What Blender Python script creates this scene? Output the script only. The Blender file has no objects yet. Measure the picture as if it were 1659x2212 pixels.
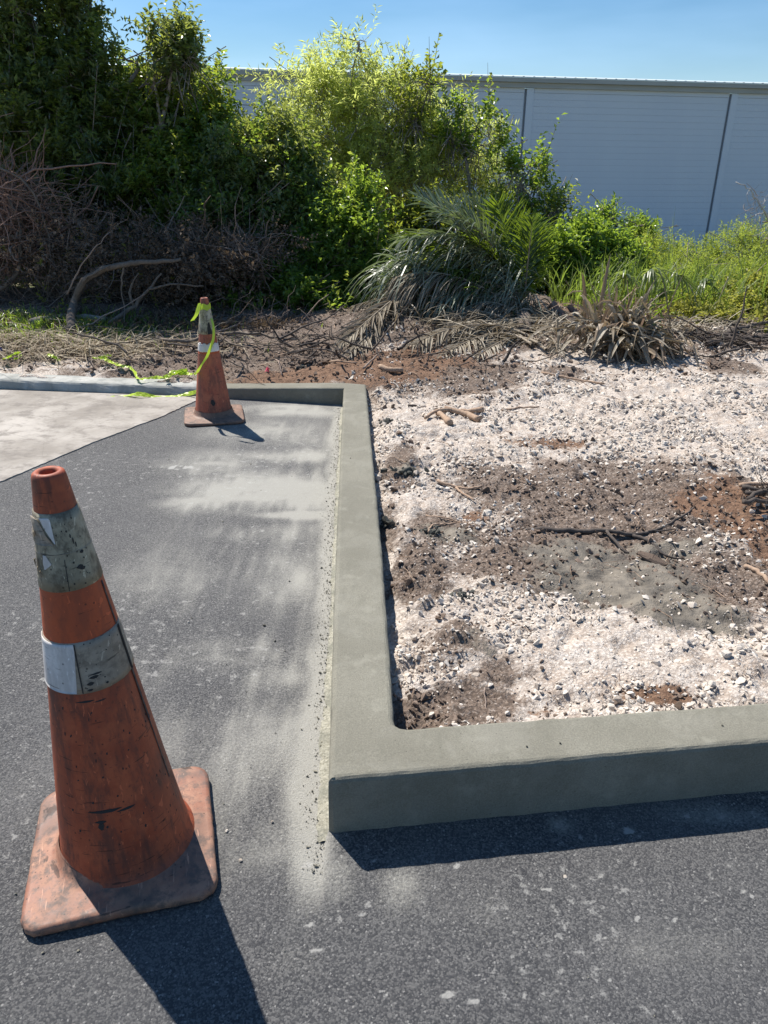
import bpy, bmesh, math, random
import numpy as np
from mathutils import Vector, Matrix

# ------------------------------------------------------------------ camera, sky, sun
scene = bpy.context.scene
rad = math.radians
H = 1.42; PITCH = rad(24.5); ROLL = rad(0.6)
cam_d = bpy.data.cameras.new("camera"); cam = bpy.data.objects.new("camera", cam_d)
scene.collection.objects.link(cam)
cam_d.sensor_fit = 'HORIZONTAL'; cam_d.sensor_width = 36; cam_d.lens = 36
cam_d.clip_start = 0.05; cam_d.clip_end = 2000
cam.matrix_world = Matrix.Translation((0, 0, H)) @ Matrix.Rotation(rad(90) - PITCH, 4, 'X') @ Matrix.Rotation(ROLL, 4, 'Z')
scene.camera = cam

SUN_EL = rad(52)
sun_dir = Vector((-0.63 * math.cos(SUN_EL), 0.776 * math.cos(SUN_EL), math.sin(SUN_EL)))
world = bpy.data.worlds.new("World"); scene.world = world; world.use_nodes = True
nt = world.node_tree; nt.nodes.clear()
wo = nt.nodes.new('ShaderNodeOutputWorld'); bg = nt.nodes.new('ShaderNodeBackground')
sky = nt.nodes.new('ShaderNodeTexSky'); sky.sky_type = 'NISHITA'; sky.sun_disc = False
sky.sun_elevation = SUN_EL; sky.sun_rotation = math.atan2(sun_dir.x, sun_dir.y)
sky.air_density = 1.0; sky.dust_density = 0.1; sky.ozone_density = 3.5
# thin veils of high cloud
tc = nt.nodes.new('ShaderNodeTexCoord'); mp = nt.nodes.new('ShaderNodeMapping')
mp.inputs['Scale'].default_value = (1.2, 1.2, 6.0); mp.inputs['Rotation'].default_value = (0.12, 0.1, 0.3)
nz = nt.nodes.new('ShaderNodeTexNoise'); nz.inputs['Scale'].default_value = 1.7; nz.inputs['Detail'].default_value = 5
nz.inputs['Roughness'].default_value = 0.5
cr = nt.nodes.new('ShaderNodeMapRange'); cr.inputs['From Min'].default_value = 0.42; cr.inputs['From Max'].default_value = 0.8
cr.inputs['To Max'].default_value = 0.30
mx = nt.nodes.new('ShaderNodeMix'); mx.data_type = 'RGBA'
mx.inputs[7].default_value = (9.0, 13.0, 18.5, 1)
nt.links.new(tc.outputs['Generated'], mp.inputs['Vector']); nt.links.new(mp.outputs[0], nz.inputs['Vector'])
nt.links.new(nz.outputs['Fac'], cr.inputs['Value']); nt.links.new(cr.outputs[0], mx.inputs[0])
hs = nt.nodes.new('ShaderNodeHueSaturation'); hs.inputs['Saturation'].default_value = 1.25; hs.inputs['Value'].default_value = 1.25
nt.links.new(sky.outputs[0], hs.inputs['Color']); nt.links.new(hs.outputs[0], mx.inputs[6]); nt.links.new(mx.outputs[2], bg.inputs['Color'])
bg.inputs['Strength'].default_value = 0.055
nt.links.new(bg.outputs[0], wo.inputs['Surface'])

sd = bpy.data.lights.new("sun", 'SUN'); sd.energy = 4.8; sd.angle = rad(0.5); sd.color = (1.0, 0.945, 0.87)
sun = bpy.data.objects.new("sun", sd); scene.collection.objects.link(sun)
sun.rotation_euler = (-sun_dir).to_track_quat('-Z', 'Y').to_euler()
vs = scene.view_settings
vs.view_transform = 'Standard'; vs.look = 'None'; vs.gamma = 1; vs.exposure = 0.68; vs.use_curve_mapping = False

# ------------------------------------------------------------------ picture point -> place (1659 x 2212 picture units)
def ray(px, py):
    x = (px - 829.5) / 1659; u = (1106 - py) / 1659
    c, s = math.cos(ROLL), math.sin(ROLL)
    x, u = c * x - s * u, s * x + c * u
    return np.array([x, math.cos(PITCH) + u * math.sin(PITCH), -math.sin(PITCH) + u * math.cos(PITCH)])
def VY(Y):
    return float(np.interp(Y, [0, 6.5, 9.0, 30], [0, 6.5, 7.65, 23.6]))
def at(px, py, Y):
    d = ray(px, py); Y = VY(Y)
    while Y > 5.6 and H + d[2] / d[1] * Y < 0.17 - max(0, Y - 7.6) * 0.2: Y -= 0.05      # never below the bank
    return d * Y / d[1] + np.array([0, 0, H])
def onz(px, py, z=0.0):
    d = ray(px, py); return d * (z - H) / d[2] + np.array([0, 0, H])

# ------------------------------------------------------------------ numpy helpers
RNG = np.random.default_rng(7)
def _hash(ix, iy, seed):
    h = (ix.astype(np.int64) * 374761393 + iy.astype(np.int64) * 668265263 + seed * 974711) & 0x7fffffff
    h = ((h ^ (h >> 13)) * 1274126177) & 0x7fffffff
    h = ((h ^ (h >> 16)) * 374761393) & 0x7fffffff
    return (h & 0xffff) / 65535.0
def vnoise(x, y, seed=0):
    xi = np.floor(x); yi = np.floor(y); fx = x - xi; fy = y - yi
    fx = fx * fx * fx * (fx * (fx * 6 - 15) + 10); fy = fy * fy * fy * (fy * (fy * 6 - 15) + 10)
    a = _hash(xi, yi, seed); b = _hash(xi + 1, yi, seed); c = _hash(xi, yi + 1, seed); d = _hash(xi + 1, yi + 1, seed)
    return (a * (1 - fx) + b * fx) * (1 - fy) + (c * (1 - fx) + d * fx) * fy
def fbm(x, y, size, octaves=4, seed=0, gain=0.5):
    s = 0; a = 1; t = 0; f = 1 / size
    for k in range(octaves):
        ang = 0.6 * k + 0.3; cx, sx = math.cos(ang), math.sin(ang)
        s = s + a * vnoise((x * cx - y * sx) * f, (x * sx + y * cx) * f, seed + k * 17); t += a; a *= gain; f *= 2.03
    return s / t
def sstep(a, b, x):
    t = np.clip((x - a) / (b - a), 0, 1); return t * t * (3 - 2 * t)
def nrm(v):
    return v / np.maximum(np.linalg.norm(v, axis=-1, keepdims=True), 1e-9)

def mesh_np(name, verts, faces, mat=None, smooth=False, attrs=None):
    """verts (N,3); faces (M,k) all with k corners"""
    me = bpy.data.meshes.new(name)
    verts = np.asarray(verts, dtype=np.float32).reshape(-1, 3); faces = np.asarray(faces, dtype=np.int32)
    k = faces.shape[1]
    me.vertices.add(len(verts)); me.vertices.foreach_set('co', verts.ravel())
    me.loops.add(faces.size); me.loops.foreach_set('vertex_index', faces.ravel())
    me.polygons.add(len(faces))
    me.polygons.foreach_set('loop_start', np.arange(0, faces.size, k, dtype=np.int32))
    me.polygons.foreach_set('use_smooth', np.full(len(faces), smooth, dtype=bool))
    if attrs:
        for an, arr in attrs.items():
            at_ = me.attributes.new(an, 'FLOAT_COLOR', 'POINT')
            full = np.ones((len(verts), 4), dtype=np.float32); full[:, :arr.shape[1]] = arr
            at_.data.foreach_set('color', full.ravel())
    me.update(calc_edges=True); me.validate()
    if mat: me.materials.append(mat)
    return me
COL = scene.collection
def link(name, me, parent=None, loc=None):
    o = bpy.data.objects.new(name, me); COL.objects.link(o)
    if parent is not None: o.parent = parent
    if loc is not None: o.location = loc
    return o
def thing(name, label, cat, loc=(0, 0, 0), group=None, me=None):
    o = bpy.data.objects.new(name, me); COL.objects.link(o); o.location = loc
    o['label'] = label; o['category'] = cat
    if group: o['group'] = group
    return o
def structure(name, me):
    o = link(name, me); o['kind'] = 'structure'; return o
def stuff(name, me, label=None, cat=None, parent=None):
    o = link(name, me, parent); o['kind'] = 'stuff'
    if label: o['label'] = label
    if cat: o['category'] = cat
    return o

def tubes(P, R, sides=5):
    """P (N,K,3) polylines, R (N,K) radii -> verts, quads"""
    P = np.asarray(P, float); R = np.asarray(R, float); N, K, _ = P.shape
    T = np.empty_like(P); T[:, 1:-1] = P[:, 2:] - P[:, :-2]; T[:, 0] = P[:, 1] - P[:, 0]; T[:, -1] = P[:, -1] - P[:, -2]
    T = nrm(T)
    ref = np.where(np.abs(T[:, :1, 2:3]) > 0.85, np.array([1.0, 0, 0]), np.array([0, 0, 1.0]))
    U = nrm(np.cross(T, np.broadcast_to(ref, T.shape))); V = np.cross(T, U)
    a = np.arange(sides) * 2 * np.pi / sides
    ring = P[:, :, None] + R[:, :, None, None] * (U[:, :, None] * np.cos(a)[None, None, :, None] + V[:, :, None] * np.sin(a)[None, None, :, None])
    verts = ring.reshape(-1, 3)
    n = np.arange(N)[:, None, None] * K * sides; k = np.arange(K - 1)[None, :, None] * sides; s = np.arange(sides)[None, None, :]
    s2 = (s + 1) % sides
    f = np.stack([n + k + s, n + k + s2, n + k + sides + s2, n + k + sides + s], -1).reshape(-1, 4)
    return verts, f
def tube1(pts, r0, r1, sides=8, jitter=0.0, seed=1, sub=4, endcap=True):
    """one limb through pts (catmull-rom), tapered, closed ends"""
    pts = np.asarray(pts, float); q = np.vstack([2 * pts[0] - pts[1], pts, 2 * pts[-1] - pts[-2]])
    out = []
    for i in range(1, len(q) - 2):
        for t in np.linspace(0, 1, sub, endpoint=False):
            out.append(0.5 * ((2 * q[i]) + (-q[i - 1] + q[i + 1]) * t + (2 * q[i - 1] - 5 * q[i] + 4 * q[i + 1] - q[i + 2]) * t * t + (-q[i - 1] + 3 * q[i] - 3 * q[i + 1] + q[i + 2]) * t ** 3))
    out.append(pts[-1]); out = np.array(out)
    g = np.random.default_rng(seed)
    if jitter: out[1:] += g.normal(0, jitter, out[1:].shape)
    K = len(out); R = np.linspace(r0, r1, K) * (1 + g.normal(0, 0.06, K))
    P = out[None]; R = R[None]
    if endcap:
        P = np.concatenate([P[:, :1] , P, P[:, -1:]], 1)
        d0 = nrm(P[:, 2] - P[:, 1]); P[:, 0] -= d0[:, :] * 1e-4; P[:, -1] += d0 * 1e-4
        R = np.concatenate([R[:, :1] * 0.02, R, R[:, -1:] * 0.02], 1)
    return tubes(P, R, sides)
def join(parts):
    vs_, fs_ = [], []; n = 0
    for v, f in parts:
        vs_.append(v); fs_.append(np.asarray(f) + n); n += len(v)
    return np.concatenate(vs_), np.concatenate(fs_)

# ------------------------------------------------------------------ material helpers
class MT:
    def __init__(s, name):
        s.m = bpy.data.materials.new(name); s.m.use_nodes = True; s.t = s.m.node_tree; s.t.nodes.clear()
        s.out = s.t.nodes.new('ShaderNodeOutputMaterial'); s.b = s.t.nodes.new('ShaderNodeBsdfPrincipled')
        s.t.links.new(s.b.outputs[0], s.out.inputs[0]); s.tc = s.t.nodes.new('ShaderNodeTexCoord')
    def set(s, **k):
        for a, v in k.items():
            s.b.inputs[{'rough': 'Roughness', 'spec': 'Specular IOR Level', 'metal': 'Metallic', 'col': 'Base Color'}[a]].default_value = v
        return s
    def L(s, a, b): s.t.links.new(a, b)
    def noise(s, scale, detail=4, rough=0.55, stretch=None, dist=0.0):
        n = s.t.nodes.new('ShaderNodeTexNoise'); n.inputs['Scale'].default_value = scale; n.inputs['Detail'].default_value = detail
        n.inputs['Roughness'].default_value = rough; n.inputs['Distortion'].default_value = dist
        if stretch:
            m = s.t.nodes.new('ShaderNodeMapping'); m.inputs['Scale'].default_value = stretch
            s.L(s.tc.outputs['Object'], m.inputs[0]); s.L(m.outputs[0], n.inputs['Vector'])
        else: s.L(s.tc.outputs['Object'], n.inputs['Vector'])
        return n.outputs['Fac']
    def voro(s, scale, feature='F1', out='Distance', rnd=1.0):
        n = s.t.nodes.new('ShaderNodeTexVoronoi'); n.feature = feature; n.inputs['Scale'].default_value = scale
        n.inputs['Randomness'].default_value = rnd
        s.L(s.tc.outputs['Object'], n.inputs['Vector']); return n.outputs[out]
    def ramp(s, v, a, b, lo=0.0, hi=1.0):
        n = s.t.nodes.new('ShaderNodeMapRange'); n.inputs['From Min'].default_value = a; n.inputs['From Max'].default_value = b
        n.inputs['To Min'].default_value = lo; n.inputs['To Max'].default_value = hi; n.interpolation_type = 'SMOOTHSTEP'
        s.L(v, n.inputs['Value']); return n.outputs[0]
    def math(s, op, a, b=None):
        n = s.t.nodes.new('ShaderNodeMath'); n.operation = op
        for i, v in enumerate((a, b)):
            if v is None: continue
            if isinstance(v, (int, float)): n.inputs[i].default_value = v
            else: s.L(v, n.inputs[i])
        return n.outputs[0]
    def mix(s, f, a, b, blend='MIX'):
        n = s.t.nodes.new('ShaderNodeMix'); n.data_type = 'RGBA'; n.blend_type = blend
        for i, v in ((0, f), (6, a), (7, b)):
            if isinstance(v, (int, float)): n.inputs[i].default_value = v
            elif isinstance(v, tuple): n.inputs[i].default_value = v + (1,) if len(v) == 3 else v
            else: s.L(v, n.inputs[i])
        return n.outputs[2]
    def attr(s, name):
        n = s.t.nodes.new('ShaderNodeAttribute'); n.attribute_name = name
        sp = s.t.nodes.new('ShaderNodeSeparateColor'); s.L(n.outputs['Color'], sp.inputs[0]); return sp.outputs
    def island(s):
        n = s.t.nodes.new('ShaderNodeNewGeometry'); return n.outputs['Random Per Island']
    def color(s, v): s.L(v, s.b.inputs['Base Color']); return s
    def rough(s, v): s.L(v, s.b.inputs['Roughness']); return s
    def bump(s, h, strength=0.5, dist=0.005):
        n = s.t.nodes.new('ShaderNodeBump'); n.inputs['Strength'].default_value = strength; n.inputs['Distance'].default_value = dist
        s.L(h, n.inputs['Height']); s.L(n.outputs[0], s.b.inputs['Normal']); return s
    def translucent(s, col, fac):
        tr = s.t.nodes.new('ShaderNodeBsdfTranslucent'); mxs = s.t.nodes.new('ShaderNodeMixShader'); mxs.inputs[0].default_value = fac
        if isinstance(col, tuple): tr.inputs[0].default_value = col + (1,)
        else: s.L(col, tr.inputs[0])
        s.L(s.b.outputs[0], mxs.inputs[1]); s.L(tr.outputs[0], mxs.inputs[2]); s.L(mxs.outputs[0], s.out.inputs[0]); return s

def leaf_mat(name, dark, light, trans, fac=0.45, rough=0.38, spec=0.5):
    m = MT(name); r = m.island()
    c = m.mix(m.ramp(r, 0.0, 1.0), dark, light); c = m.mix(m.ramp(m.noise(1.6, 2), 0.35, 0.65, 0, 0.5), c, dark)
    m.color(c).set(rough=rough, spec=spec)
    return m.translucent(m.mix(r, trans, tuple(v * 1.5 for v in trans)), fac).m

def bark_mat(name, a, b, scale=40):
    m = MT(name); n = m.noise(scale, 5, 0.6, (1, 1, 0.35)); r = m.island()
    c = m.mix(m.ramp(n, 0.35, 0.65), a, b); c = m.mix(m.ramp(r, 0.1, 0.9, 0, 0.6), c, tuple(v * 1.6 for v in b))
    m.color(c).set(rough=0.9, spec=0.15); m.bump(n, 0.6, 0.004); return m.m

# asphalt ----------------------------------------------------------
m = MT('asphalt'); z = m.attr('dust')
agg = m.voro(270); aggc = m.voro(270, out='Color'); fine = m.noise(420, 3, 0.7)
sp = m.t.nodes.new('ShaderNodeSeparateColor'); m.L(aggc, sp.inputs[0])
base = m.mix(m.ramp(sp.outputs[0], 0.1, 1.0), (0.045, 0.046, 0.050), (0.150, 0.147, 0.143))
base = m.mix(m.ramp(sp.outputs[1], 0.965, 0.995, 0, .7), base, (0.36, 0.35, 0.33))
base = m.mix(m.ramp(m.noise(2.3, 5, 0.6), 0.3, 0.75, 0, 0.35), base, (0.15, 0.148, 0.145))
base = m.mix(m.ramp(agg, 0.55, 0.9, 0, 0.45), base, (0.025, 0.026, 0.03))
grain = m.noise(150, 5, 0.75); spots = m.noise(28, 6, 0.7)
dfac = m.math('ADD', z[0], m.math('MULTIPLY', m.math('SUBTRACT', grain, 0.5), 1.1))
dfac = m.math('MULTIPLY', m.ramp(dfac, 0.12, 0.95), m.ramp(z[0], 0.0, 0.2))
base = m.mix(m.math('MULTIPLY', dfac, 0.68), base, (0.47, 0.455, 0.40))
blot = m.ramp(m.math('ADD', spots, m.math('MULTIPLY', z[1], 0.2)), 0.72, 0.80, 0, 0.45)
base = m.mix(blot, base, (0.46, 0.45, 0.42))
base = m.mix(m.math('MULTIPLY', m.ramp(m.math('ADD', z[2], m.math('MULTIPLY', m.math('SUBTRACT', spots, 0.5), 2.2)), 0.34, 0.74), m.math('MULTIPLY', m.ramp(z[2], .04, .3), .7)), base, (0.44, 0.43, 0.40))
m.color(base).set(rough=0.82, spec=0.35)
hgt = m.math('ADD', m.math('MULTIPLY', agg, -0.35), m.math('ADD', m.math('MULTIPLY', fine, 0.6), m.math('MULTIPLY', m.noise(170, 6, .8, dist=.6), 1.3)))
m.bump(hgt, 0.9, 0.0034); ASPHALT = m.m

# old pale pavement ---------------------------------------------------
m = MT('pale_pavement'); n1 = m.noise(2.0, 6, 0.62); n2 = m.noise(45, 5, 0.7); n3 = m.noise(7, 6, 0.7, (1, 1.3, 1))
c = m.mix(m.ramp(n1, 0.3, 0.7), (0.25, 0.225, 0.195), (0.45, 0.415, 0.37)); c = m.mix(m.ramp(n3, 0.46, 0.64, 0, 0.75), c, (0.19, 0.17, 0.15))
c = m.mix(m.ramp(n2, 0.5, 0.75, 0, 0.5), c, (0.3, 0.28, 0.26))
cr_ = m.voro(2.3, 'DISTANCE_TO_EDGE'); c = m.mix(m.ramp(m.math('ADD', cr_, m.math('MULTIPLY', n2, 0.012)), 0.004, 0.014, 0.55, 0), c, (0.2, 0.18, 0.16))
m.color(c).set(rough=0.9, spec=0.2); m.bump(n2, 0.6, 0.003); PALE = m.m

# concretes -------------------------------------------------------------
m = MT('fresh_concrete'); n1 = m.noise(3.0, 4); n2 = m.noise(260, 5, 0.8); n3 = m.noise(90, 4, 0.6, (1, 1, 0.25)); n4 = m.noise(14, 4, 0.6)
c = m.mix(m.ramp(n1, 0.35, 0.65), (0.205, 0.195, 0.155), (0.255, 0.243, 0.195))
c = m.mix(m.ramp(n2, 0.35, 0.65), m.mix(0.6, c, (0.11, 0.105, 0.085)), c); c = m.mix(m.ramp(n4, 0.55, 0.75, 0, 0.4), c, (0.31, 0.30, 0.245))
pit = m.voro(42); c = m.mix(m.ramp(pit, 0.03, 0.10, 0.75, 0), c, (0.07, 0.068, 0.058)); n5 = m.noise(34, 6, .75, (1, .3, 1)); c = m.mix(m.ramp(n5, .5, .66, 0, .4), c, (0.15, 0.145, 0.115)); n6 = m.noise(5, 5, .7, (1, 1, 1), 1.0); c = m.mix(m.ramp(n6, .48, .62, 0, .16), c, (0.32, 0.31, 0.265))
m.color(c).set(rough=0.85, spec=0.25); m.bump(m.math('ADD', n2, m.math('MULTIPLY', n3, 0.8)), 0.6, 0.0022); FRESH = m.m

m = MT('weathered_concrete'); n1 = m.noise(5.0, 6, 0.65); n2 = m.noise(160, 4, 0.7); n3 = m.noise(16, 4, 0.6, (1, 1, 0.15))
c = m.mix(m.ramp(n1, 0.3, 0.7), (0.27, 0.275, 0.25), (0.46, 0.455, 0.42)); c = m.mix(m.ramp(n3, 0.48, 0.66, 0, 0.6), c, (0.24, 0.25, 0.235))
c = m.mix(m.ramp(n2, 0.5, 0.8, 0, 0.4), c, (0.25, 0.25, 0.23))
m.color(c).set(rough=0.9, spec=0.2); m.bump(n2, 0.5, 0.003); OLDCONC = m.m

m = MT('cement_spill'); n2 = m.noise(120, 5, 0.7); n1 = m.noise(12, 5, 0.6)
c = m.mix(m.ramp(n2, 0.3, 0.7), (0.22, 0.21, 0.165), (0.46, 0.44, 0.36)); c = m.mix(m.ramp(n1, 0.45, 0.65, 0, 0.7), c, (0.2, 0.2, 0.165))
m.color(c).set(rough=0.95, spec=0.1); m.bump(n2, 1.0, 0.006); SPILL = m.m

# soil ------------------------------------------------------------------
m = MT('limestone_soil'); z = m.attr('zone')
n1 = m.noise(60, 6, 0.7); n2 = m.noise(9, 5, 0.65); n3 = m.noise(230, 3, 0.7)
lime = m.mix(m.ramp(n1, 0.3, 0.7), (0.36, 0.30, 0.25), (0.66, 0.60, 0.53)); lime = m.mix(m.ramp(n2, 0.42, 0.62, 0, 0.65), lime, (0.36, 0.28, 0.215))
dark = m.mix(m.ramp(n1, 0.3, 0.7), (0.10, 0.073, 0.055), (0.235, 0.178, 0.14)); dark = m.mix(m.ramp(n3, 0.55, 0.75, 0, 0.55), dark, (0.40, 0.335, 0.28))
mud = m.mix(m.ramp(n2, 0.35, 0.65), (0.10, 0.088, 0.072), (0.225, 0.195, 0.155))
red = m.mix(m.ramp(n1, 0.3, 0.7), (0.11, 0.062, 0.04), (0.25, 0.155, 0.10))
w = m.math('MULTIPLY', m.math('SUBTRACT', m.math('ADD', m.math('MULTIPLY', n1, .6), m.math('MULTIPLY', n2, .4)), 0.5), 1.9)
def zmask(a): return m.ramp(m.math('ADD', a, w), 0.35, 0.65)
cell = m.voro(170, out='Color'); cs = m.t.nodes.new('ShaderNodeSeparateColor'); m.L(cell, cs.inputs[0]); vd = m.voro(95); vd2 = m.voro(320)
lime = m.mix(m.ramp(cs.outputs[0], 0.45, 0.95, 0, 0.55), lime, (0.72, 0.665, 0.60)); lime = m.mix(m.ramp(vd, 0.45, 0.8, 0, 0.55), lime, (0.27, 0.215, 0.175))
dark = m.mix(m.ramp(cs.outputs[1], 0.75, 0.95, 0, 0.6), dark, (0.42, 0.36, 0.31)); dark = m.mix(m.ramp(vd, 0.4, 0.8, 0, 0.6), dark, (0.055, 0.042, 0.034))
c = m.mix(zmask(z[0]), lime, dark); c = m.mix(zmask(z[2]), c, red); c = m.mix(zmask(z[1]), c, mud)
m.color(c).rough(m.ramp(z[1], 0.3, 0.8, 0.95, 0.6)).set(spec=0.25); m.bump(m.math('ADD', m.math('MULTIPLY', m.math('ADD', vd, m.math('MULTIPLY', vd2, .5)), m.ramp(z[1], .4, .9, -0.6, -0.25)), m.math('ADD', n1, m.math('MULTIPLY', n3, 0.4))), 0.9, 0.006); SOIL = m.m

m = MT('far_ground'); n1 = m.noise(1.5, 6, 0.65); n2 = m.noise(20, 5, 0.7)
c = m.mix(m.ramp(n1, 0.35, 0.65), (0.09, 0.10, 0.04), (0.17, 0.14, 0.09)); c = m.mix(m.ramp(n2, 0.5, 0.7, 0, 0.5), c, (0.05, 0.06, 0.025))
m.color(c).set(rough=1.0, spec=0.1); m.bump(n2, 0.8, 0.05); FARG = m.m

def stone_mat(name, a, b, d):
    m = MT(name); r = m.island(); n = m.noise(90, 4, 0.7)
    c = m.mix(r, a, b); c = m.mix(m.ramp(n, 0.45, 0.75, 0, 0.6), c, d); m.color(c).set(rough=0.95, spec=0.15); m.bump(n, 0.7, 0.003); return m.m
LIME = stone_mat('limestone', (0.68, 0.63, 0.56), (0.48, 0.41, 0.34), (0.33, 0.255, 0.19))
CLOD = stone_mat('soil_clod', (0.11, 0.08, 0.06), (0.22, 0.165, 0.13), (0.075, 0.055, 0.042))
GREYCLOD = stone_mat('grey_clod', (0.06, 0.062, 0.055), (0.13, 0.125, 0.105), (0.035, 0.035, 0.03))
CRUMB = stone_mat('cement_crumb', (0.30, 0.28, 0.22), (0.13, 0.125, 0.11), (0.06, 0.06, 0.05))

# wood, leaves --------------------------------------------------------------
BARK = bark_mat('grey_bark', (0.12, 0.10, 0.085), (0.26, 0.225, 0.19))
BARKD = bark_mat('dark_bark', (0.06, 0.048, 0.038), (0.16, 0.13, 0.105))
TWIG = bark_mat('dry_twig', (0.12, 0.09, 0.075), (0.25, 0.195, 0.16), 120)
REDTWIG = bark_mat('reddish_twig', (0.17, 0.10, 0.075), (0.30, 0.19, 0.145), 120)
BLACKWOOD = bark_mat('blackened_wood', (0.035, 0.03, 0.027), (0.09, 0.075, 0.065), 60)
CUTWOOD = bark_mat('bare_brown_wood', (0.17, 0.11, 0.075), (0.34, 0.245, 0.175), 70)
SILVER = bark_mat('silver_wood', (0.28, 0.27, 0.26), (0.42, 0.41, 0.40), 60)
STRAW = leaf_mat('dry_straw', (0.27, 0.215, 0.15), (0.46, 0.40, 0.29), (0.3, 0.24, 0.15), 0.2, 0.7, 0.2)
L_DARK = leaf_mat('dark_leaf', (0.045, 0.078, 0.032), (0.130, 0.170, 0.080), (0.38, 0.44, 0.08), 0.38, 0.28, 0.6)
L_OLIVE = leaf_mat('olive_leaf', (0.060, 0.085, 0.020), (0.125, 0.165, 0.040), (0.40, 0.46, 0.05), 0.42, 0.32, 0.5)
L_BRIGHT = leaf_mat('bright_leaf', (0.050, 0.095, 0.022), (0.115, 0.185, 0.045), (0.36, 0.50, 0.05), 0.42, 0.30, 0.5)
L_WILLOW = leaf_mat('pale_willow_leaf', (0.27, 0.30, 0.10), (0.42, 0.44, 0.17), (0.62, 0.68, 0.18), 0.55, 0.45, 0.4)
L_FERN = leaf_mat('feathery_leaf', (0.12, 0.17, 0.035), (0.23, 0.28, 0.065), (0.48, 0.56, 0.08), 0.45, 0.5, 0.3)
L_YEL = leaf_mat('yellow_vine_leaf', (0.18, 0.20, 0.04), (0.34, 0.33, 0.09), (0.42, 0.42, 0.07), 0.42, 0.5, 0.3)
L_GRASS = leaf_mat('grass_blade', (0.09, 0.14, 0.03), (0.22, 0.27, 0.08), (0.26, 0.36, 0.05), 0.4, 0.5, 0.3)
L_BROWN = leaf_mat('withered_leaf', (0.10, 0.075, 0.055), (0.25, 0.19, 0.145), (0.14, 0.10, 0.06), 0.25, 0.7, 0.2)
P_GREEN = leaf_mat('palm_leaf', (0.040, 0.075, 0.022), (0.085, 0.13, 0.035), (0.24, 0.34, 0.02), 0.36, 0.35, 0.6)
P_SILVER = leaf_mat('silvery_palm_leaf', (0.20, 0.23, 0.16), (0.38, 0.40, 0.31), (0.16, 0.22, 0.06), 0.3, 0.4, 0.6)
P_FAN = leaf_mat('fan_palm_leaf', (0.10, 0.14, 0.05), (0.20, 0.24, 0.11), (0.32, 0.40, 0.08), 0.42, 0.4, 0.6)
P_DEAD = leaf_mat('dead_palm_leaf', (0.19, 0.155, 0.11), (0.45, 0.39, 0.29), (0.22, 0.17, 0.10), 0.2, 0.55, 0.4)
P_STRAP = leaf_mat('dead_strap_leaf', (0.26, 0.17, 0.11), (0.52, 0.44, 0.32), (0.26, 0.19, 0.11), 0.2, 0.6, 0.3)

# plastic ----------------------------------------------------------------
def cone_mat(name, a, b, dirt, dirt_amt, vert=0.25):
    m = MT(name); n1 = m.noise(14, 6, 0.68); n2 = m.noise(30, 6, 0.7, (1.0, 1.0, vert)); n3 = m.noise(5, 4, 0.6)
    c = m.mix(m.ramp(n1, 0.35, 0.65), a, b); c = m.mix(m.ramp(n2, 0.44, 0.64, 0, dirt_amt), c, dirt)
    c = m.mix(m.ramp(n3, 0.45, 0.65, 0, dirt_amt * 0.6), c, dirt); n4 = m.noise(75, 5, .75); c = m.mix(m.ramp(n4, 0.56, 0.68, 0, dirt_amt * 0.8), c, dirt)
    scr = m.noise(26, 3, 0.6, (0.5, 0.5, 6.0)); c = m.mix(m.ramp(scr, 0.64, 0.68, 0, 0.7), c, tuple(v * 0.25 for v in dirt))
    sc2 = m.noise(60, 2, 0.5, (3, 0.25, 0.8), 0.6); c = m.mix(m.ramp(sc2, 0.66, 0.70, 0, 0.45), c, tuple(min(1, v * 1.7) for v in b))
    spk = m.voro(45); c = m.mix(m.ramp(spk, 0.06, 0.12, 0.75, 0), c, tuple(v * 0.3 for v in dirt))
    m.color(c).rough(m.ramp(n1, 0.3, 0.7, 0.5, 0.75)).set(spec=0.4); m.bump(m.math('ADD', n2, m.math('MULTIPLY', n1, 0.5)), 0.25, 0.003); return m.m
ORANGE = cone_mat('weathered_orange_plastic', (0.34, 0.065, 0.026), (0.46, 0.110, 0.045), (0.10, 0.038, 0.028), 0.75)
ORANGE2 = cone_mat('dirty_orange_plastic', (0.36, 0.085, 0.045), (0.45, 0.14, 0.075), (0.11, 0.05, 0.04), 0.65)
ORANGEB = cone_mat('cleaner_orange_plastic', (0.45, 0.085, 0.028), (0.52, 0.105, 0.036), (0.20, 0.055, 0.03), 0.5)
BASEM = cone_mat('scuffed_base_plastic', (0.27, 0.115, 0.072), (0.38, 0.21, 0.14), (0.12, 0.085, 0.07), 0.95, 1)
BASE2 = cone_mat('brown_base_plastic', (0.20, 0.115, 0.08), (0.30, 0.18, 0.13), (0.10, 0.075, 0.06), 0.75, 1)
GREYCOL = cone_mat('grimy_grey_collar', (0.30, 0.27, 0.19), (0.44, 0.40, 0.30), (0.10, 0.085, 0.06), 0.9, 0.6)
BROWNCOL = cone_mat('brownish_grey_collar', (0.30, 0.25, 0.19), (0.40, 0.34, 0.27), (0.14, 0.115, 0.09), 0.7, 1.5)
WHITECOL = cone_mat('white_sheeting', (0.60, 0.57, 0.55), (0.72, 0.69, 0.66), (0.38, 0.35, 0.33), 0.5)
m = MT('neon_ribbon_plastic').set(col=(0.50, 0.66, 0.06, 1), rough=0.4, spec=0.4); m.translucent((0.50, 0.70, 0.06), 0.3); NEON = m.m
m = MT('pink_flag').set(col=(0.75, 0.08, 0.14, 1), rough=0.5); PINK = m.m
m = MT('blue_scrap').set(col=(0.06, 0.09, 0.32, 1), rough=0.5); BLUE = m.m

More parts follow.
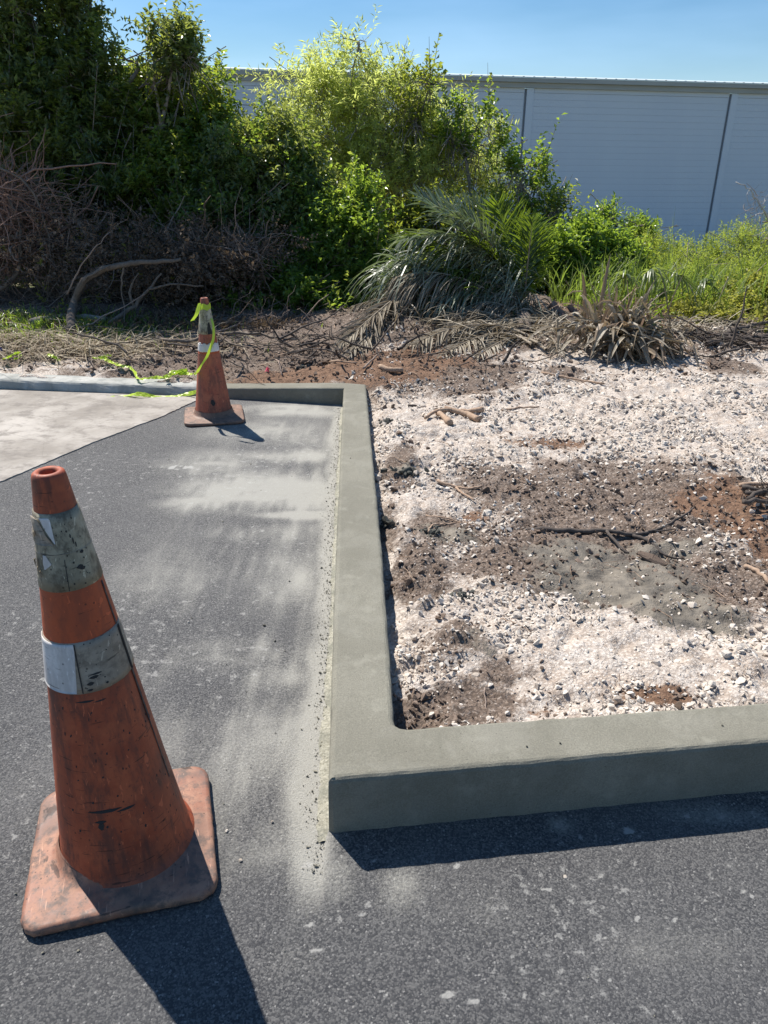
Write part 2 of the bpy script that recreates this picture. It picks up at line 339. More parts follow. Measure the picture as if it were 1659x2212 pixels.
# building ----------------------------------------------------------------
m = MT('painted_block'); n1 = m.noise(0.5, 4, 0.6, (1, 1, 2)); n2 = m.noise(40, 4, 0.7)
c = m.mix(m.ramp(n1, 0.3, 0.7), (0.66, 0.73, 0.82), (0.70, 0.77, 0.85)); c = m.mix(m.ramp(m.island(), 0, 1, 0, 0.15), c, (0.56, 0.60, 0.64))
m.color(c).set(rough=0.8, spec=0.2); m.bump(n2, 0.5, 0.01); WALLM = m.m
m = MT('joint').set(col=(0.48, 0.54, 0.60, 1), rough=0.9); JOINT = m.m
m = MT('painted_metal'); n1 = m.noise(2, 4, 0.6, (0.3, 0.3, 4)); m.color(m.mix(m.ramp(n1, 0.3, 0.7), (0.36, 0.375, 0.355), (0.44, 0.455, 0.435))).set(rough=0.5, spec=0.4); METAL = m.m
m = MT('roof_metal').set(col=(0.62, 0.68, 0.66, 1), rough=0.4); ROOFM = m.m
m = MT('sealant').set(col=(0.20, 0.22, 0.25, 1), rough=0.8); SEALANT = m.m
m = MT('fastener_metal').set(col=(0.12, 0.13, 0.13, 1), rough=0.5); BOLT = m.m

# ================================================================== THE GROUND
def lerp_line(pts, x):
    p = np.array(pts); return np.interp(x, p[:, 0], p[:, 1])
OUT_L = [(1.30, -0.118), (1.476, -0.125), (2.063, -0.154), (3.34, -0.208), (4.77, -0.266)]      # y -> x, road side of long kerb
IN_L = [(1.45, 0.036), (1.61, 0.029), (2.38, -0.002), (3.35, -0.05), (4.80, -0.128)]             # y -> x, soil side
def front_out(x): return 1.315 + 0.137 * x
def front_in(x): return 1.472 + 0.126 * x
def far_front(x):
    return np.where(x > -1.15, 4.77 + 0.158 * (-0.266 - x), 4.77 + 0.158 * 0.884 + 0.0955 * (-1.15 - x))
def soil_h(x, y, rough=True):
    h = 0.112 + 0.035 * (fbm(x, y, 0.9, 3, 3) - 0.5)
    h = h - 0.05 * sstep(-0.2, -0.7, x) * sstep(4.6, 5.0, y) * sstep(6.5, 5.4, y)
    h = h + 0.07 * np.exp(-(((x - 1.7) / 0.9) ** 2 + ((y - 6.1) / 0.35) ** 2))          # gravel ridge in front of the cut palms
    h = h + 0.09 * np.exp(-(((x - 0.0) / 0.5) ** 2 + ((y - 6.6) / 0.4) ** 2))
    h = h + 0.10 * sstep(6.0, 7.4, y) * (0.4 + fbm(x, y, 0.6, 3, 9))
    h = h - 0.024 * sstep(0.3, 1.0, y - 1.4) * np.exp(-(((x - 0.85) / 0.45) ** 2 + ((y - 2.75) / 0.4) ** 2))
    kd = x - np.interp(y, [1.4, 4.8], [0.036, -0.128])
    h = h - (0.046 + 0.004 * (y - 1.5).clip(0, 3.3)) * np.exp(-(np.maximum(kd, 0) / 0.09) ** 2) * sstep(5.0, 4.7, y)
    h = h - 0.03 * sstep(3.6, 4.8, y) * sstep(5.6, 4.8, y) * sstep(0.8, 0.0, x)
    h = h - 1.45 * sstep(7.7, 14, y)
    if rough:
        cl = fbm(x, y, 0.16, 3, 21); h = h + 0.052 * (cl - 0.5)
        r = np.abs(fbm(x, y, 0.055, 3, 31) - 0.5) * 2; h = h + 0.024 * (0.4 - r)
        h = h - 0.016 * sstep(.62, .8, fbm(x * 1.0, y * 2.2, 0.30, 3, 131)) + 0.02 * sstep(.6, .75, fbm(x, y, 0.13, 3, 141)) * sstep(.45, .6, fbm(x, y, .5, 2, 151))
        edge = np.exp(-((x - (np.interp(y, [1.4, 4.8], [0.13, -0.03]))) / 0.10) ** 2) * (y < 4.9)
        h = h + edge * 0.05 * (fbm(x, y, 0.09, 3, 41) - 0.42)
        h = h + 0.010 * (fbm(x, y, 0.022, 3, 51) - 0.5)
    return h
def zones(x, y):
    """dark soil, grey mud, reddish mulch as patches on the ground"""
    wob = (fbm(x, y, 0.35, 4, 61) - 0.5) * 0.9; wob2 = (fbm(x, y, 0.12, 3, 71) - 0.5) * 0.8
    def el(px, py, rx, ry, s=1.0):
        c = onz(px, py, 0.12); a = onz(px + rx, py, 0.12)[0] - c[0]; b = abs(onz(px, py - ry, 0.12)[1] - onz(px, py + ry, 0.12)[1]) / 2
        return s * (1.42 - np.sqrt(((x - c[0]) / a) ** 2 + ((y - c[1]) / b) ** 2))
    D = [el(1330, 1060, 330, 95), el(1300, 1150, 330, 100), el(1500, 1240, 330, 110), el(1150, 1220, 170, 70), el(960, 1130, 120, 60, 0.8), el(905, 1230, 80, 90, 0.8),
         el(1000, 1520, 170, 55), el(860, 1010, 50, 60, 0.7), el(840, 1110, 40, 60, .7), el(1000, 800, 170, 40), el(650, 780, 420, 55), el(1650, 700, 260, 60), el(1580, 790, 60, 22), el(960, 1400, 120, 90, 0.62),
         el(1080, 1450, 90, 40, .75), el(300, 700, 500, 75, .75), el(1000, 700, 900, 60), el(1215, 800, 60, 18, .9)]
    M = [el(1350, 1250, 220, 70), el(1240, 1190, 140, 40), el(1500, 1330, 150, 40, 0.9), el(960, 1150, 90, 28, .75), el(1050, 1420, 60, 50, .45), el(880, 1015, 30, 20, .8), el(1430, 1180, 160, 30, .8)]
    R = [el(1640, 1130, 80, 120), el(1560, 1085, 110, 30), el(700, 800, 260, 26, .9), el(900, 770, 200, 30, .8), el(1430, 1505, 110, 25, .85), el(1170, 1540, 60, 20, .6), el(1240, 960, 120, 20, .5), el(1020, 1110, 60, 25, .6), el(1350, 690, 160, 40, .8)]
    D.append(np.clip((y - 6.35) * 2.2, -1, 1.4))
    f = lambda L: np.clip(np.maximum.reduce(L) + wob * 0.9 + wob2 * 0.5, 0, 1)
    return np.stack([f(D), np.clip(np.maximum.reduce(M) + wob2 * 0.9 - 0.1, 0, 1), f(R)], -1)

def cellaxis(segs):
    out = [np.arange(a, b, s) for a, b, s in segs]; return np.concatenate(out + [np.array([segs[-1][1]])])
xs = cellaxis([(-9, -3.2, 0.09), (-3.2, -0.45, 0.03), (-0.45, 2.2, 0.012), (2.2, 4.2, 0.03), (4.2, 12, 0.12)])
ys = cellaxis([(1.36, 4.2, 0.013), (4.2, 7.4, 0.022), (7.4, 10, 0.06), (10, 17, 0.2)])
X, Y = np.meshgrid(xs, ys); Z = soil_h(X, Y)
inside_x = (np.interp(Y, [p[0] for p in OUT_L], [p[1] for p in OUT_L]) + np.interp(Y, [p[0] for p in IN_L], [p[1] for p in IN_L])) / 2
inner = (X > inside_x) & (Y > (front_out(X) + front_in(X)) / 2) | (Y > far_front(X) + 0.075)
Z = np.where(inner, np.maximum(Z, 0.03), -0.3)
Z[Y > 7.4] = soil_h(X, Y)[Y > 7.4]
ny, nx = X.shape
idx = np.arange(nx * ny).reshape(ny, nx)
F = np.stack([idx[:-1, :-1], idx[:-1, 1:], idx[1:, 1:], idx[1:, :-1]], -1).reshape(-1, 4)
zn = zones(X.ravel(), Y.ravel())
structure('soil', mesh_np('soil', np.stack([X, Y, Z], -1), F, SOIL, True, {'zone': zn}))

gx = np.concatenate([np.linspace(-400, -20, 12), np.linspace(-16, 30, 24), np.linspace(40, 400, 12)])
gy = np.concatenate([np.linspace(-300, -12, 8), np.linspace(-8, 6, 6), np.linspace(7, 20, 14), np.linspace(24, 500, 16)])
GX, GY = np.meshgrid(gx, gy); GZ = -0.45 - 1.35 * sstep(7, 14, GY)
i2 = np.arange(GX.size).reshape(GX.shape)
structure('ground', mesh_np('ground', np.stack([GX, GY, GZ], -1), np.stack([i2[:-1, :-1], i2[:-1, 1:], i2[1:, 1:], i2[1:, :-1]], -1).reshape(-1, 4), FARG, True))

# asphalt with cement dust brushed over it ------------------------------------
ax = cellaxis([(-14, -2.6, 0.6), (-2.6, 1.4, 0.013), (1.4, 12, 0.5)])
ay = cellaxis([(-10, 0.45, 0.5), (0.45, 3.0, 0.011), (3.0, 5.1, 0.018)])
AX, AY = np.meshgrid(ax, ay)
def dust(x, y):
    def el(px, py, rx, ry, s=1.0):
        c = onz(px, py); a = onz(px + rx, py)[0] - c[0]; b = abs(onz(px, py - ry)[1] - onz(px, py + ry)[1]) / 2
        return s * np.exp(-(((x - c[0]) / a) ** 2 + ((y - c[1]) / b) ** 2) * 1.1)
    ko = np.interp(y, [p[0] for p in OUT_L], [p[1] for p in OUT_L]); d = ko - x
    wl = 0.026 + 0.03 * fbm(x * 0, y, 0.25, 3, 5); wl = wl + 0.028 * np.exp(-((y - 1.55) / 0.3) ** 2)
    band = np.exp(-((d - 0.035) / wl) ** 2) * (0.45 + 0.55 * fbm(x * 2, y, 0.12, 3, 6)) * (y < 4.8) * sstep(1.02, 1.25, y)
    band = band * (0.75 + 0.9 * np.exp(-((y - 1.55) / 0.3) ** 2))
    E = [el(560, 1060, 170, 38, .95), el(430, 1085, 90, 22, .7), el(640, 1112, 100, 9, .8), el(640, 985, 140, 14, .45), el(640, 885, 130, 14, .7), el(440, 1000, 110, 30, .45),
         el(560, 930, 130, 30, .4), el(500, 1410, 130, 40, .35), el(600, 1460, 90, 30, .35), el(560, 1600, 130, 90, .32), el(350, 1250, 120, 60, .25), el(640, 1250, 90, 60, .3), el(860, 1920, 60, 60, .35),
         el(720, 1900, 60, 70, .4), el(600, 1830, 70, 60, .35), el(560, 1150, 120, 20, .25), el(1210, 1790, 30, 18, .6), el(1550, 1770, 110, 22, .5), el(1060, 1960, 110, 60, .22), el(1430, 2050, 200, 60, .22), el(650, 2080, 140, 60, .15), el(480, 905, 60, 10, .5)]
    e = np.maximum.reduce(E)
    st = fbm(x * 4.5, y * 0.9, 0.22, 4, 8)              # broom strokes along the kerb
    st2 = fbm(x * 0.8, y * 2.2, 0.14, 4, 18)
    e = e * (0.1 + 1.25 * np.maximum(st, st2)) 
    haze_ = 0.62 * fbm(x * 1.6, y, 0.45, 5, 28) ** 1.5 * sstep(0.7, 1.8, y) * sstep(-1.6, -0.5, x) * 1.3 + 0.16 * fbm(x * 3, y, .2, 3, 29) + 0.12 * sstep(3.2, 4.5, y)
    strip = sstep(-1.15, -0.45, x) * (x < ko) * sstep(0.85, 1.5, y) * sstep(4.9, 3.6, y)
    st3 = fbm(x * 6, y * 0.8, 0.16, 4, 88)
    haze_ = haze_ + strip * (0.05 + 1.5 * np.clip(np.maximum(st3, st) - 0.5, 0, 1) + 0.8 * np.clip(fbm(x, y, .35, 4, 98) - .5, 0, 1))
    tot = np.clip(np.maximum(e * 1.25, band) + haze_ * 0.45 + 0.06 * fbm(x, y, 0.2, 3, 38), 0, 1)
    spots_ = np.maximum(el(1180, 1922, 24, 9, 1), el(385, 1010, 40, 5, .9)); spots_ = np.maximum(spots_, el(1520, 1985, 24, 8, 1))
    spots_ = np.maximum(spots_, el(1350, 1800, 22, 8, .9)); spots_ = np.maximum(spots_, el(1100, 1880, 20, 8, .7))
    for k in range(70):
        g = np.random.default_rng(500 + k); spots_ = np.maximum(spots_, el(g.uniform(650, 1640), g.uniform(1860, 2180), g.uniform(4, 16), g.uniform(3, 8), g.uniform(0.4, 1.1)))
    spots_ = spots_ * sstep(0.35, 0.6, fbm(x, y, 0.02, 3, 48)) * 1.3
    # thin scratches left by tools
    scr = np.zeros_like(x)
    for (a, b) in [((560, 1130), (490, 1370)), ((445, 1390), (425, 1420)), ((480, 1010), (470, 1150)), ((410, 1120), (385, 1190)), ((620, 1600), (560, 1640)), ((600, 1108), (700, 1104)), ((335, 1300), (300, 1345)), ((700, 1660), (640, 1500))]:
        A = onz(*a); B = onz(*b); ab = B - A; t = np.clip(((x - A[0]) * ab[0] + (y - A[1]) * ab[1]) / (ab[0] ** 2 + ab[1] ** 2), 0, 1)
        dd = np.hypot(x - A[0] - t * ab[0] - 0.01 * np.sin(t * 5), y - A[1] - t * ab[1]); scr = np.maximum(scr, np.exp(-(dd / 0.006) ** 2) * 0.45 * fbm(x, y, 0.05, 2, 58))
    return np.stack([tot, np.clip(fbm(x, y, 0.6, 2, 68), 0, 1), np.clip(spots_ + scr, 0, 1)], -1)
AZ = 0.018 * np.exp(-np.abs(front_out(AX) - AY) / 0.11) * (AX > -.13) * (AY < front_out(AX) + .05) + 0.0015 * (fbm(AX, AY, 0.12, 3, 78) - 0.5)
i3 = np.arange(AX.size).reshape(AX.shape)
AF = np.stack([i3[:-1, :-1], i3[:-1, 1:], i3[1:, 1:], i3[1:, :-1]], -1).reshape(-1, 4)
structure('asphalt', mesh_np('asphalt', np.stack([AX, AY, AZ], -1), AF, ASPHALT, True, {'dust': dust(AX.ravel(), AY.ravel())}))

# pale old pavement at the left, its edge slightly ragged -----------------------
bp = [(-2.6, 1.9), (-1.846, 3.407), (-1.602, 3.982), (-1.352, 4.469), (-1.19, 4.90)]
edge = []
for k in range(len(bp) - 1):
    for t in np.linspace(0, 1, 24, endpoint=False):
        p = np.array(bp[k]) * (1 - t) + np.array(bp[k + 1]) * t; edge.append(p + RNG.normal(0, 0.0025, 2))
edge.append(np.array(bp[-1]))
bm = bmesh.new(); lo = []; up = []
for p in edge:
    lo.append(bm.verts.new((p[0], p[1], 0.006)))
for i, p in enumerate(edge): up.append(bm.verts.new((-12, p[1] + (0.9 if i == len(edge) - 1 else 0) + 0.0, 0.006)))
for i in range(len(edge) - 1): bm.faces.new((lo[i], lo[i + 1], up[i + 1], up[i]))
v0 = bm.verts.new((-4.5, -9, 0.006)); v1 = bm.verts.new((-12, -9, 0.006)); bm.faces.new((lo[0], up[0], v1, v0))
lowb = [bm.verts.new((v.co.x + 0.004, v.co.y, -0.02)) for v in lo]
for i in range(len(lo) - 1): bm.faces.new((lo[i + 1], lo[i], lowb[i], lowb[i + 1]))
bmesh.ops.recalc_face_normals(bm, faces=bm.faces)
me = bpy.data.meshes.new('pavement'); bm.to_mesh(me); bm.free(); me.materials.append(PALE)
structure('pavement', me)

# ================================================================== KERBS
def densify(pts, step):
    out = []
    for i in range(len(pts)):
        a = np.array(pts[i], float); b = np.array(pts[(i + 1) % len(pts)], float); n = max(1, int(np.linalg.norm(b - a) / step))
        for k in range(n): out.append(a + (b - a) * k / n)
    return out
arc = [(0.028, 1.60), (0.030, 1.515), (0.034, 1.492), (0.045, 1.482), (0.062, 1.4795)]
plan = [(3.2, front_out(3.2)), (-0.108, front_out(-0.108)), (-0.1165, 1.304)] + [(x, y) for y, x in OUT_L[1:]] + \
       [(-1.15, float(far_front(-1.15))), (-1.13, float(far_front(-1.15)) + 0.135), (-0.25, 4.915), (-0.125, 4.88), (-0.121, 4.80)] + \
       [(-0.05, 3.35), (-0.002, 2.38)] + arc + [(0.99, 1.597), (3.2, front_in(3.2))]
def kerb_top(x, y):
    return 0.172 - 0.062 * (y - 1.5) / 3.2 - (0.045 * min(1, (-0.3 - x) / 0.85) if (y > 4.6 and x < -0.3) else 0)
bm = bmesh.new(); dp = densify(plan, 0.03); g = np.random.default_rng(3)
C0 = np.array([0.0, 0.0]); top = []; mid = []; bot = []; n = len(dp)
for i, p in enumerate(dp):
    t = dp[(i + 1) % n] - dp[i - 1]; t = t / np.linalg.norm(t); nrm2 = np.array([-t[1], t[0]])   # plan runs clockwise: left normal = outward
    j = g.normal(0, 0.0009, 2); zt = kerb_top(*p)
    p = p + nrm2 * g.normal(0, 0.0007)
    rows = []
    for off, dz in ((-0.014, 0.0), (-0.008, -0.0015), (-0.003, -0.0055), (0.0, -0.013), (0.001, -0.05), (0.003, -zt - 0.1)):
        q = p + nrm2 * off; rows.append(bm.verts.new((q[0], q[1], zt + dz + (g.normal(0, 0.0005) if -0.04 < dz < 0 else 0))))
    top.append(rows)
for i in range(n):
    a = top[i]; b = top[(i + 1) % n]
    for k in range(len(a) - 1): bm.faces.new((a[k], b[k], b[k + 1], a[k + 1]))
cap = bm.faces.new([r[0] for r in top])
bmesh.ops.triangulate(bm, faces=[cap])
bmesh.ops.recalc_face_normals(bm, faces=bm.faces)
me = bpy.data.meshes.new('kerb'); bm.to_mesh(me); bm.free(); me.materials.append(FRESH)
thing('kerb', 'freshly cast smooth grey green concrete kerb turning a sharp corner around the gravel bed', 'kerb', me=me)

def old_kerb():
    prof = [(0.0, -0.05), (0.002, 0.010), (0.010, 0.030), (0.019, 0.050), (0.027, 0.060), (0.042, 0.0655), (0.10, 0.070), (0.162, 0.070), (0.170, 0.06), (0.172, -0.1)]
    xsv = np.arange(-1.153, -9.0, -0.06); V = []; g = np.random.default_rng(8)
    for x in xsv:
        y0 = float(far_front(x)); zc = 0.97 + 0.05 * math.sin(x * 1.3)
        for d, z_ in prof: V.append((x + g.normal(0, .001), y0 + d + g.normal(0, 0.0018), z_ * zc + (g.normal(0, 0.0014) if z_ > 0 else 0)))
    K = len(prof); n_ = len(xsv); i = np.arange(n_ - 1)[:, None] * K; k = np.arange(K - 1)[None]
    f = np.stack([i + k, i + k + 1, i + K + k + 1, i + K + k], -1).reshape(-1, 4)
    return mesh_np('old_kerb', np.array(V), f, OLDCONC, False)
thing('kerb', 'weathered pale kerb with a sloped face running left behind the far cone', 'kerb', me=old_kerb())

# slumped cement along the foot of the long kerb
def spill():
    V = []; g = np.random.default_rng(4); ysv = np.arange(1.285, 4.70, 0.012); prof = 7
    for y in ysv:
        xo = np.interp(y, [p[0] for p in OUT_L], [p[1] for p in OUT_L])
        w = 0.018 + 0.022 * float(fbm(np.array([0.0]), np.array([y]), 0.16, 3, 90)[0]) + 0.014 * math.exp(-((y - 1.5) / 0.25) ** 2); h_ = 0.010 + 0.010 * float(fbm(np.array([1.0]), np.array([y]), 0.1, 3, 91)[0])
        for k in range(prof):
            t = k / (prof - 1); V.append((xo + 0.004 - w * t, y, h_ * (1 - t) ** 1.3 + (g.normal(0, 0.0016) if 0 < k < prof - 1 else 0) - (0.006 if k == prof - 1 else 0)))
    n_ = len(ysv); i = np.arange(n_ - 1)[:, None] * prof; k = np.arange(prof - 1)[None]
    f = np.stack([i + k, i + k + 1, i + prof + k + 1, i + prof + k], -1).reshape(-1, 4)
    return mesh_np('cement_spill', np.array(V), f, SPILL, True)
stuff('cement_spill', spill(), 'crumbly strip of spilled cement along the foot of the long kerb', 'cement spill')

# ================================================================== STONES
def hull(n_pts, seed, flat=0.7):
    g = np.random.default_rng(seed); bm = bmesh.new()
    for p in nrm(g.normal(0, 1, (n_pts, 3))) * g.uniform(0.8, 1.05, (n_pts, 1)): bm.verts.new((p[0], p[1] * g.uniform(0.8, 1), p[2] * flat))
    r = bmesh.ops.convex_hull(bm, input=bm.verts)
    bmesh.ops.delete(bm, geom=[v for v in bm.verts if not v.link_faces], context='VERTS')
    bmesh.ops.triangulate(bm, faces=bm.faces); bmesh.ops.recalc_face_normals(bm, faces=bm.faces)
    bm.verts.ensure_lookup_table(); bm.verts.index_update()
    v = np.array([x.co[:] for x in bm.verts]); f = np.array([[q.index for q in fc.verts] for fc in bm.faces]); bm.free(); return v, f
HULLS = [hull(11, s, 0.6 + 0.05 * (s % 5)) for s in range(8)]
def scatter_stones(P, S, seed):
    """P (N,3) positions, S (N) sizes"""
    g = np.random.default_rng(seed); parts = []; w = g.integers(0, len(HULLS), len(P))
    for k, (hv, hf) in enumerate(HULLS):
        q = P[w == k]; s = S[w == k]; n_ = len(q)
        if not n_: continue
        a = g.uniform(0, 2 * np.pi, n_); c, s_ = np.cos(a), np.sin(a); tilt = g.normal(0, 0.35, n_)
        sc = g.uniform(0.7, 1.3, (n_, 1, 3)) * s[:, None, None]; v = hv[None] * sc
        x = v[..., 0] * c[:, None] - v[..., 1] * s_[:, None]; y = v[..., 0] * s_[:, None] + v[..., 1] * c[:, None]; z_ = v[..., 2] + x * tilt[:, None]
        v = np.stack([x, y, z_], -1) + q[:, None]
        f = hf[None] + (np.arange(n_) * len(hv))[:, None, None]; parts.append((v.reshape(-1, 3), f.reshape(-1, 3)))
    return join(parts)
def sample_soil(n_, x0, x1, y0, y1, seed, power=1.0):
    g = np.random.default_rng(seed); y = y0 + (y1 - y0) * g.random(n_) ** power; hw = 0.62 * y + 0.35
    x = np.clip(x0, -hw, None) + g.random(n_) * (np.minimum(x1, hw) - np.clip(x0, -hw, None))
    ix = np.interp(y, [p[0] for p in IN_L], [p[1] for p in IN_L]) + 0.012
    ok = ((x > ix) & (y > front_in(x) + 0.01) & (y < 4.9)) | ((y >= 4.9) & (y > far_front(x) + 0.2))
    return x[ok], y[ok]
x, y = sample_soil(90000, -0.3, 6, 1.45, 8.0, 11, 1.3); zz = zones(x, y); g = np.random.default_rng(12)
lim = (1 - np.maximum(zz[:, 0], np.maximum(zz[:, 1], zz[:, 2]))); clus = fbm(x, y, 0.22, 3, 101)
keep = g.random(len(x)) < np.clip(0.10 + lim * 1.2, 0, 1) * np.clip((clus - 0.38) * 4.0, 0.06, 1)
x, y = x[keep], y[keep]; s = g.lognormal(math.log(0.0044), 0.55, len(x)).clip(0.002, 0.015) * (1 + 0.22 * (y - 2).clip(0, 4))
v, f = scatter_stones(np.stack([x, y, soil_h(x, y) + s * 0.25], -1), s, 13)
stuff('gravel', mesh_np('gravel', v, f, LIME), 'loose pale crushed limestone gravel spread inside the kerb', 'gravel')
x, y = sample_soil(46000, -6, 6, 1.45, 7.6, 14, 1.2); zz = zones(x, y); g = np.random.default_rng(15)
keep = g.random(len(x)) < np.clip(np.maximum(zz[:, 0], zz[:, 2]) * 1.1, 0, 1) * (0.3 + 0.7 * (fbm(x, y, 0.2, 3, 103) > 0.48)) * (1 - 0.35 * (zz[:, 1] > 0.5))
x, y = x[keep], y[keep]; s = g.lognormal(math.log(0.0052), 0.5, len(x)).clip(0.002, 0.016) * (1 + 0.25 * (y - 2).clip(0, 4))
v, f = scatter_stones(np.stack([x, y, soil_h(x, y) + s * 0.2], -1), s, 16)
stuff('soil_crumbs', mesh_np('soil_crumbs', v, f, CLOD), 'brown earth crumbs covering the dark soil patches', 'soil crumbs')
# cement crumbs along the kerb foot and on the asphalt
g = np.random.default_rng(17); n_ = 2600; y = 1.2 + 3.5 * g.random(n_); xo = np.interp(y, [p[0] for p in OUT_L], [p[1] for p in OUT_L]); x = xo - np.abs(g.normal(0, 0.028, n_)) - 0.003
x2 = g.uniform(-1.6, 1.2, 900); y2 = g.uniform(0.6, 4.5, 900); k2 = ~((x2 > np.interp(y2, [p[0] for p in OUT_L], [p[1] for p in OUT_L]) - 0.01) & (y2 > front_out(x2) - 0.005)); x = np.concatenate([x, x2[k2]]); y = np.concatenate([y, y2[k2]])
x3 = g.uniform(-0.05, 1.2, 500); y3 = front_out(x3) - np.abs(g.normal(0, 0.03, 500)) - 0.002; x = np.concatenate([x, x3]); y = np.concatenate([y, y3])
s = g.lognormal(math.log(0.0017), 0.45, len(x)).clip(0.0008, 0.005); v, f = scatter_stones(np.stack([x, y, s * 0.4 + 0.001], -1), s, 18)
stuff('cement_crumbs', mesh_np('cement_crumbs', v, f, CRUMB), 'tiny grit and cement crumbs scattered on the asphalt and kerb foot', 'grit')

# single rocks -------------------------------------------------------------
def rock_mesh(seed, mat, rough=0.04):
    v, f = hull(26, 200 + seed, 0.72); g = np.random.default_rng(seed); bm = bmesh.new(); bv = [bm.verts.new(p) for p in v]
    for t in f: bm.faces.new([bv[i] for i in t])
    bmesh.ops.bevel(bm, geom=list(bm.edges), offset=0.03, segments=1, affect='EDGES')
    for w_ in bm.verts: w_.co += Vector(g.normal(0, rough * 0.4, 3))
    me = bpy.data.meshes.new('rock'); bm.to_mesh(me); bm.free(); me.materials.append(mat); return me
ROCKS = [rock_mesh(s, LIME) for s in range(7)]; DROCKS = [rock_mesh(20 + s, GREYCLOD, 0.12) for s in range(3)]
BROCKS = [rock_mesh(30 + s, CLOD, 0.1) for s in range(3)]
def put_rock(meshes, x, y, s, label, group=None, z=None, name='rock', cat='rock', sc=(1, 1, 1), g=RNG):
    o = thing(name, label, cat, (x, y, (float(soil_h(np.array([x]), np.array([y]))[0]) + s * 0.28) if z is None else z), group, meshes[int(g.integers(len(meshes)))])
    o.rotation_euler = (g.uniform(-.4, .4), g.uniform(-.4, .4), g.uniform(0, 6.28)); o.scale = (s * sc[0] * g.uniform(.8, 1.25), s * sc[1] * g.uniform(.8, 1.25), s * sc[2] * g.uniform(.75, 1.1)); return o
gR = np.random.default_rng(33); cnt = 0
x, y = sample_soil(4200, -0.2, 3.5, 1.5, 5.6, 34, 1.5); zz = zones(x, y)
for xx, yy, zq in zip(x, y, zz):
    if zq.max() > 0.5 and gR.random() > 0.12: continue
    if float(fbm(np.array([xx]), np.array([yy]), 0.22, 3, 101)[0]) < 0.5: continue
    if cnt >= 130: break
    sz = float(gR.lognormal(math.log(0.0100), 0.36)); size = 'large' if sz > .0130 else 'middling' if sz > .0095 else 'small'
    side = 'beside the long kerb' if xx < .28 else 'in the middle of the bed' if xx < .3 + .17 * yy else 'towards the right edge'
    row = 'just behind the near kerb' if yy < 1.85 else 'between near kerb and mud' if yy < 2.35 else 'level with the mud' if yy < 3.3 else 'beyond the dark soil' if yy < 4.2 else 'on the far gravel'
    put_rock(ROCKS, float(xx), float(yy), sz * (1 + 0.15 * max(0, yy - 2)), f'{size} pale limestone rock {row}, {side}', f'{size} limestone rocks {row}, {side}', g=gR); cnt += 1
def gp(px, py, z=0.12):
    p = onz(px, py, z); return float(p[0]), float(p[1])
for px, py, s, lab in [(1567, 1425, .017, 'roundish pale rock standing out in the gravel near the right edge'), (1028, 1457, .016, 'angular white rock beside the brown clods near the kerb corner'),
                       (1440, 1395, .014, 'long pale rock among white stones right of centre'), (1145, 1395, .013, 'pale block of limestone in the middle of the lower gravel'),
                       (1100, 1228, .014, 'pale stone on the dark soil left of the mud'), (1415, 1208, .040, 'large reddish brown rock half sunk in the mud below the black stick')]:
    xx, yy = gp(px, py)
    put_rock(BROCKS if 'reddish' in lab else ROCKS, xx, yy, s, lab, sc=(1.5, .8, .8) if 'reddish' in lab else (1, 1, 1), g=gR)
for px, py, s, lab in [(878, 1020, .050, 'dark grey wet clod close to the long kerb, beside the first bend of mud'), (845, 900, .036, 'dark grey clod near the far end of the long kerb'), (838, 1110, .04, 'brownish grey clod touching the long kerb'),
                       (1005, 1290, .032, 'dark grey wet clod between gravel and brown soil'), (925, 1150, .03, 'small dark clod in the grey patch left of the mud'), (690, 778, .075, 'large dark brown soil lump on the mulch beyond the kerb corner'), (655, 782, .04, 'dark grey lump left of the large soil lump beyond the kerb corner'), (1590, 740, .07, 'brown soil lump below the log pile at the right'), (1640, 760, .05, 'brown soil lump at the right edge below the log pile'), (420, 745, .04, 'brown soil lump just left of the far cone'), (1545, 790, .04, 'small brown lump on the gravel below the log pile'), (270, 742, .05, 'brown soil lump behind the trailing ribbon'), (896, 1490, .036, 'dark brown clod in the near corner of the bed')]:
    xx, yy = gp(px, py); g2 = np.random.default_rng(int(px)); grey = 'grey' in lab
    e = thing('clod', lab, 'clod', (xx, yy, float(soil_h(np.array([xx]), np.array([yy]))[0])))
    vv = []
    N_ = 26; P_ = g2.normal(0, 1, (N_, 3)) * np.array([s * .75, s * .5, s * .22]); P_[:, 2] = np.abs(P_[:, 2]); S_ = g2.uniform(.2, .5, N_) * s
    v, f = scatter_stones(P_, S_, int(px)); e.data = None
    lm = link('lumps', mesh_np('lumps', v, f, GREYCLOD if grey else CLOD), e); lm['kind'] = 'stuff'
for k, (px, py, lab) in enumerate([(1221, 1897, 'rounded grey pebble lying alone on the asphalt below the kerb'), (588, 1777, 'small grey pebble on the asphalt left of the kerb corner'), (490, 1797, 'tiny pale pebble to the right of the near cone base'),
                                   (571, 1352, 'small dark pebble in the middle of the dusty asphalt'), (1365, 1797, 'pale cement lump at the edge of the kerb shadow'), (407, 1345, 'small white pebble on the asphalt right of the near cone'),
                                   (520, 1860, 'tiny pebble on the asphalt between near cone and kerb corner')]):
    p = onz(px, py); put_rock(ROCKS if 'pale' in lab or 'white' in lab else DROCKS if 'dark' in lab else ROCKS, float(p[0]), float(p[1]), .0045 if k else .0065, lab, z=0.003, name='pebble', cat='pebble', g=gR)
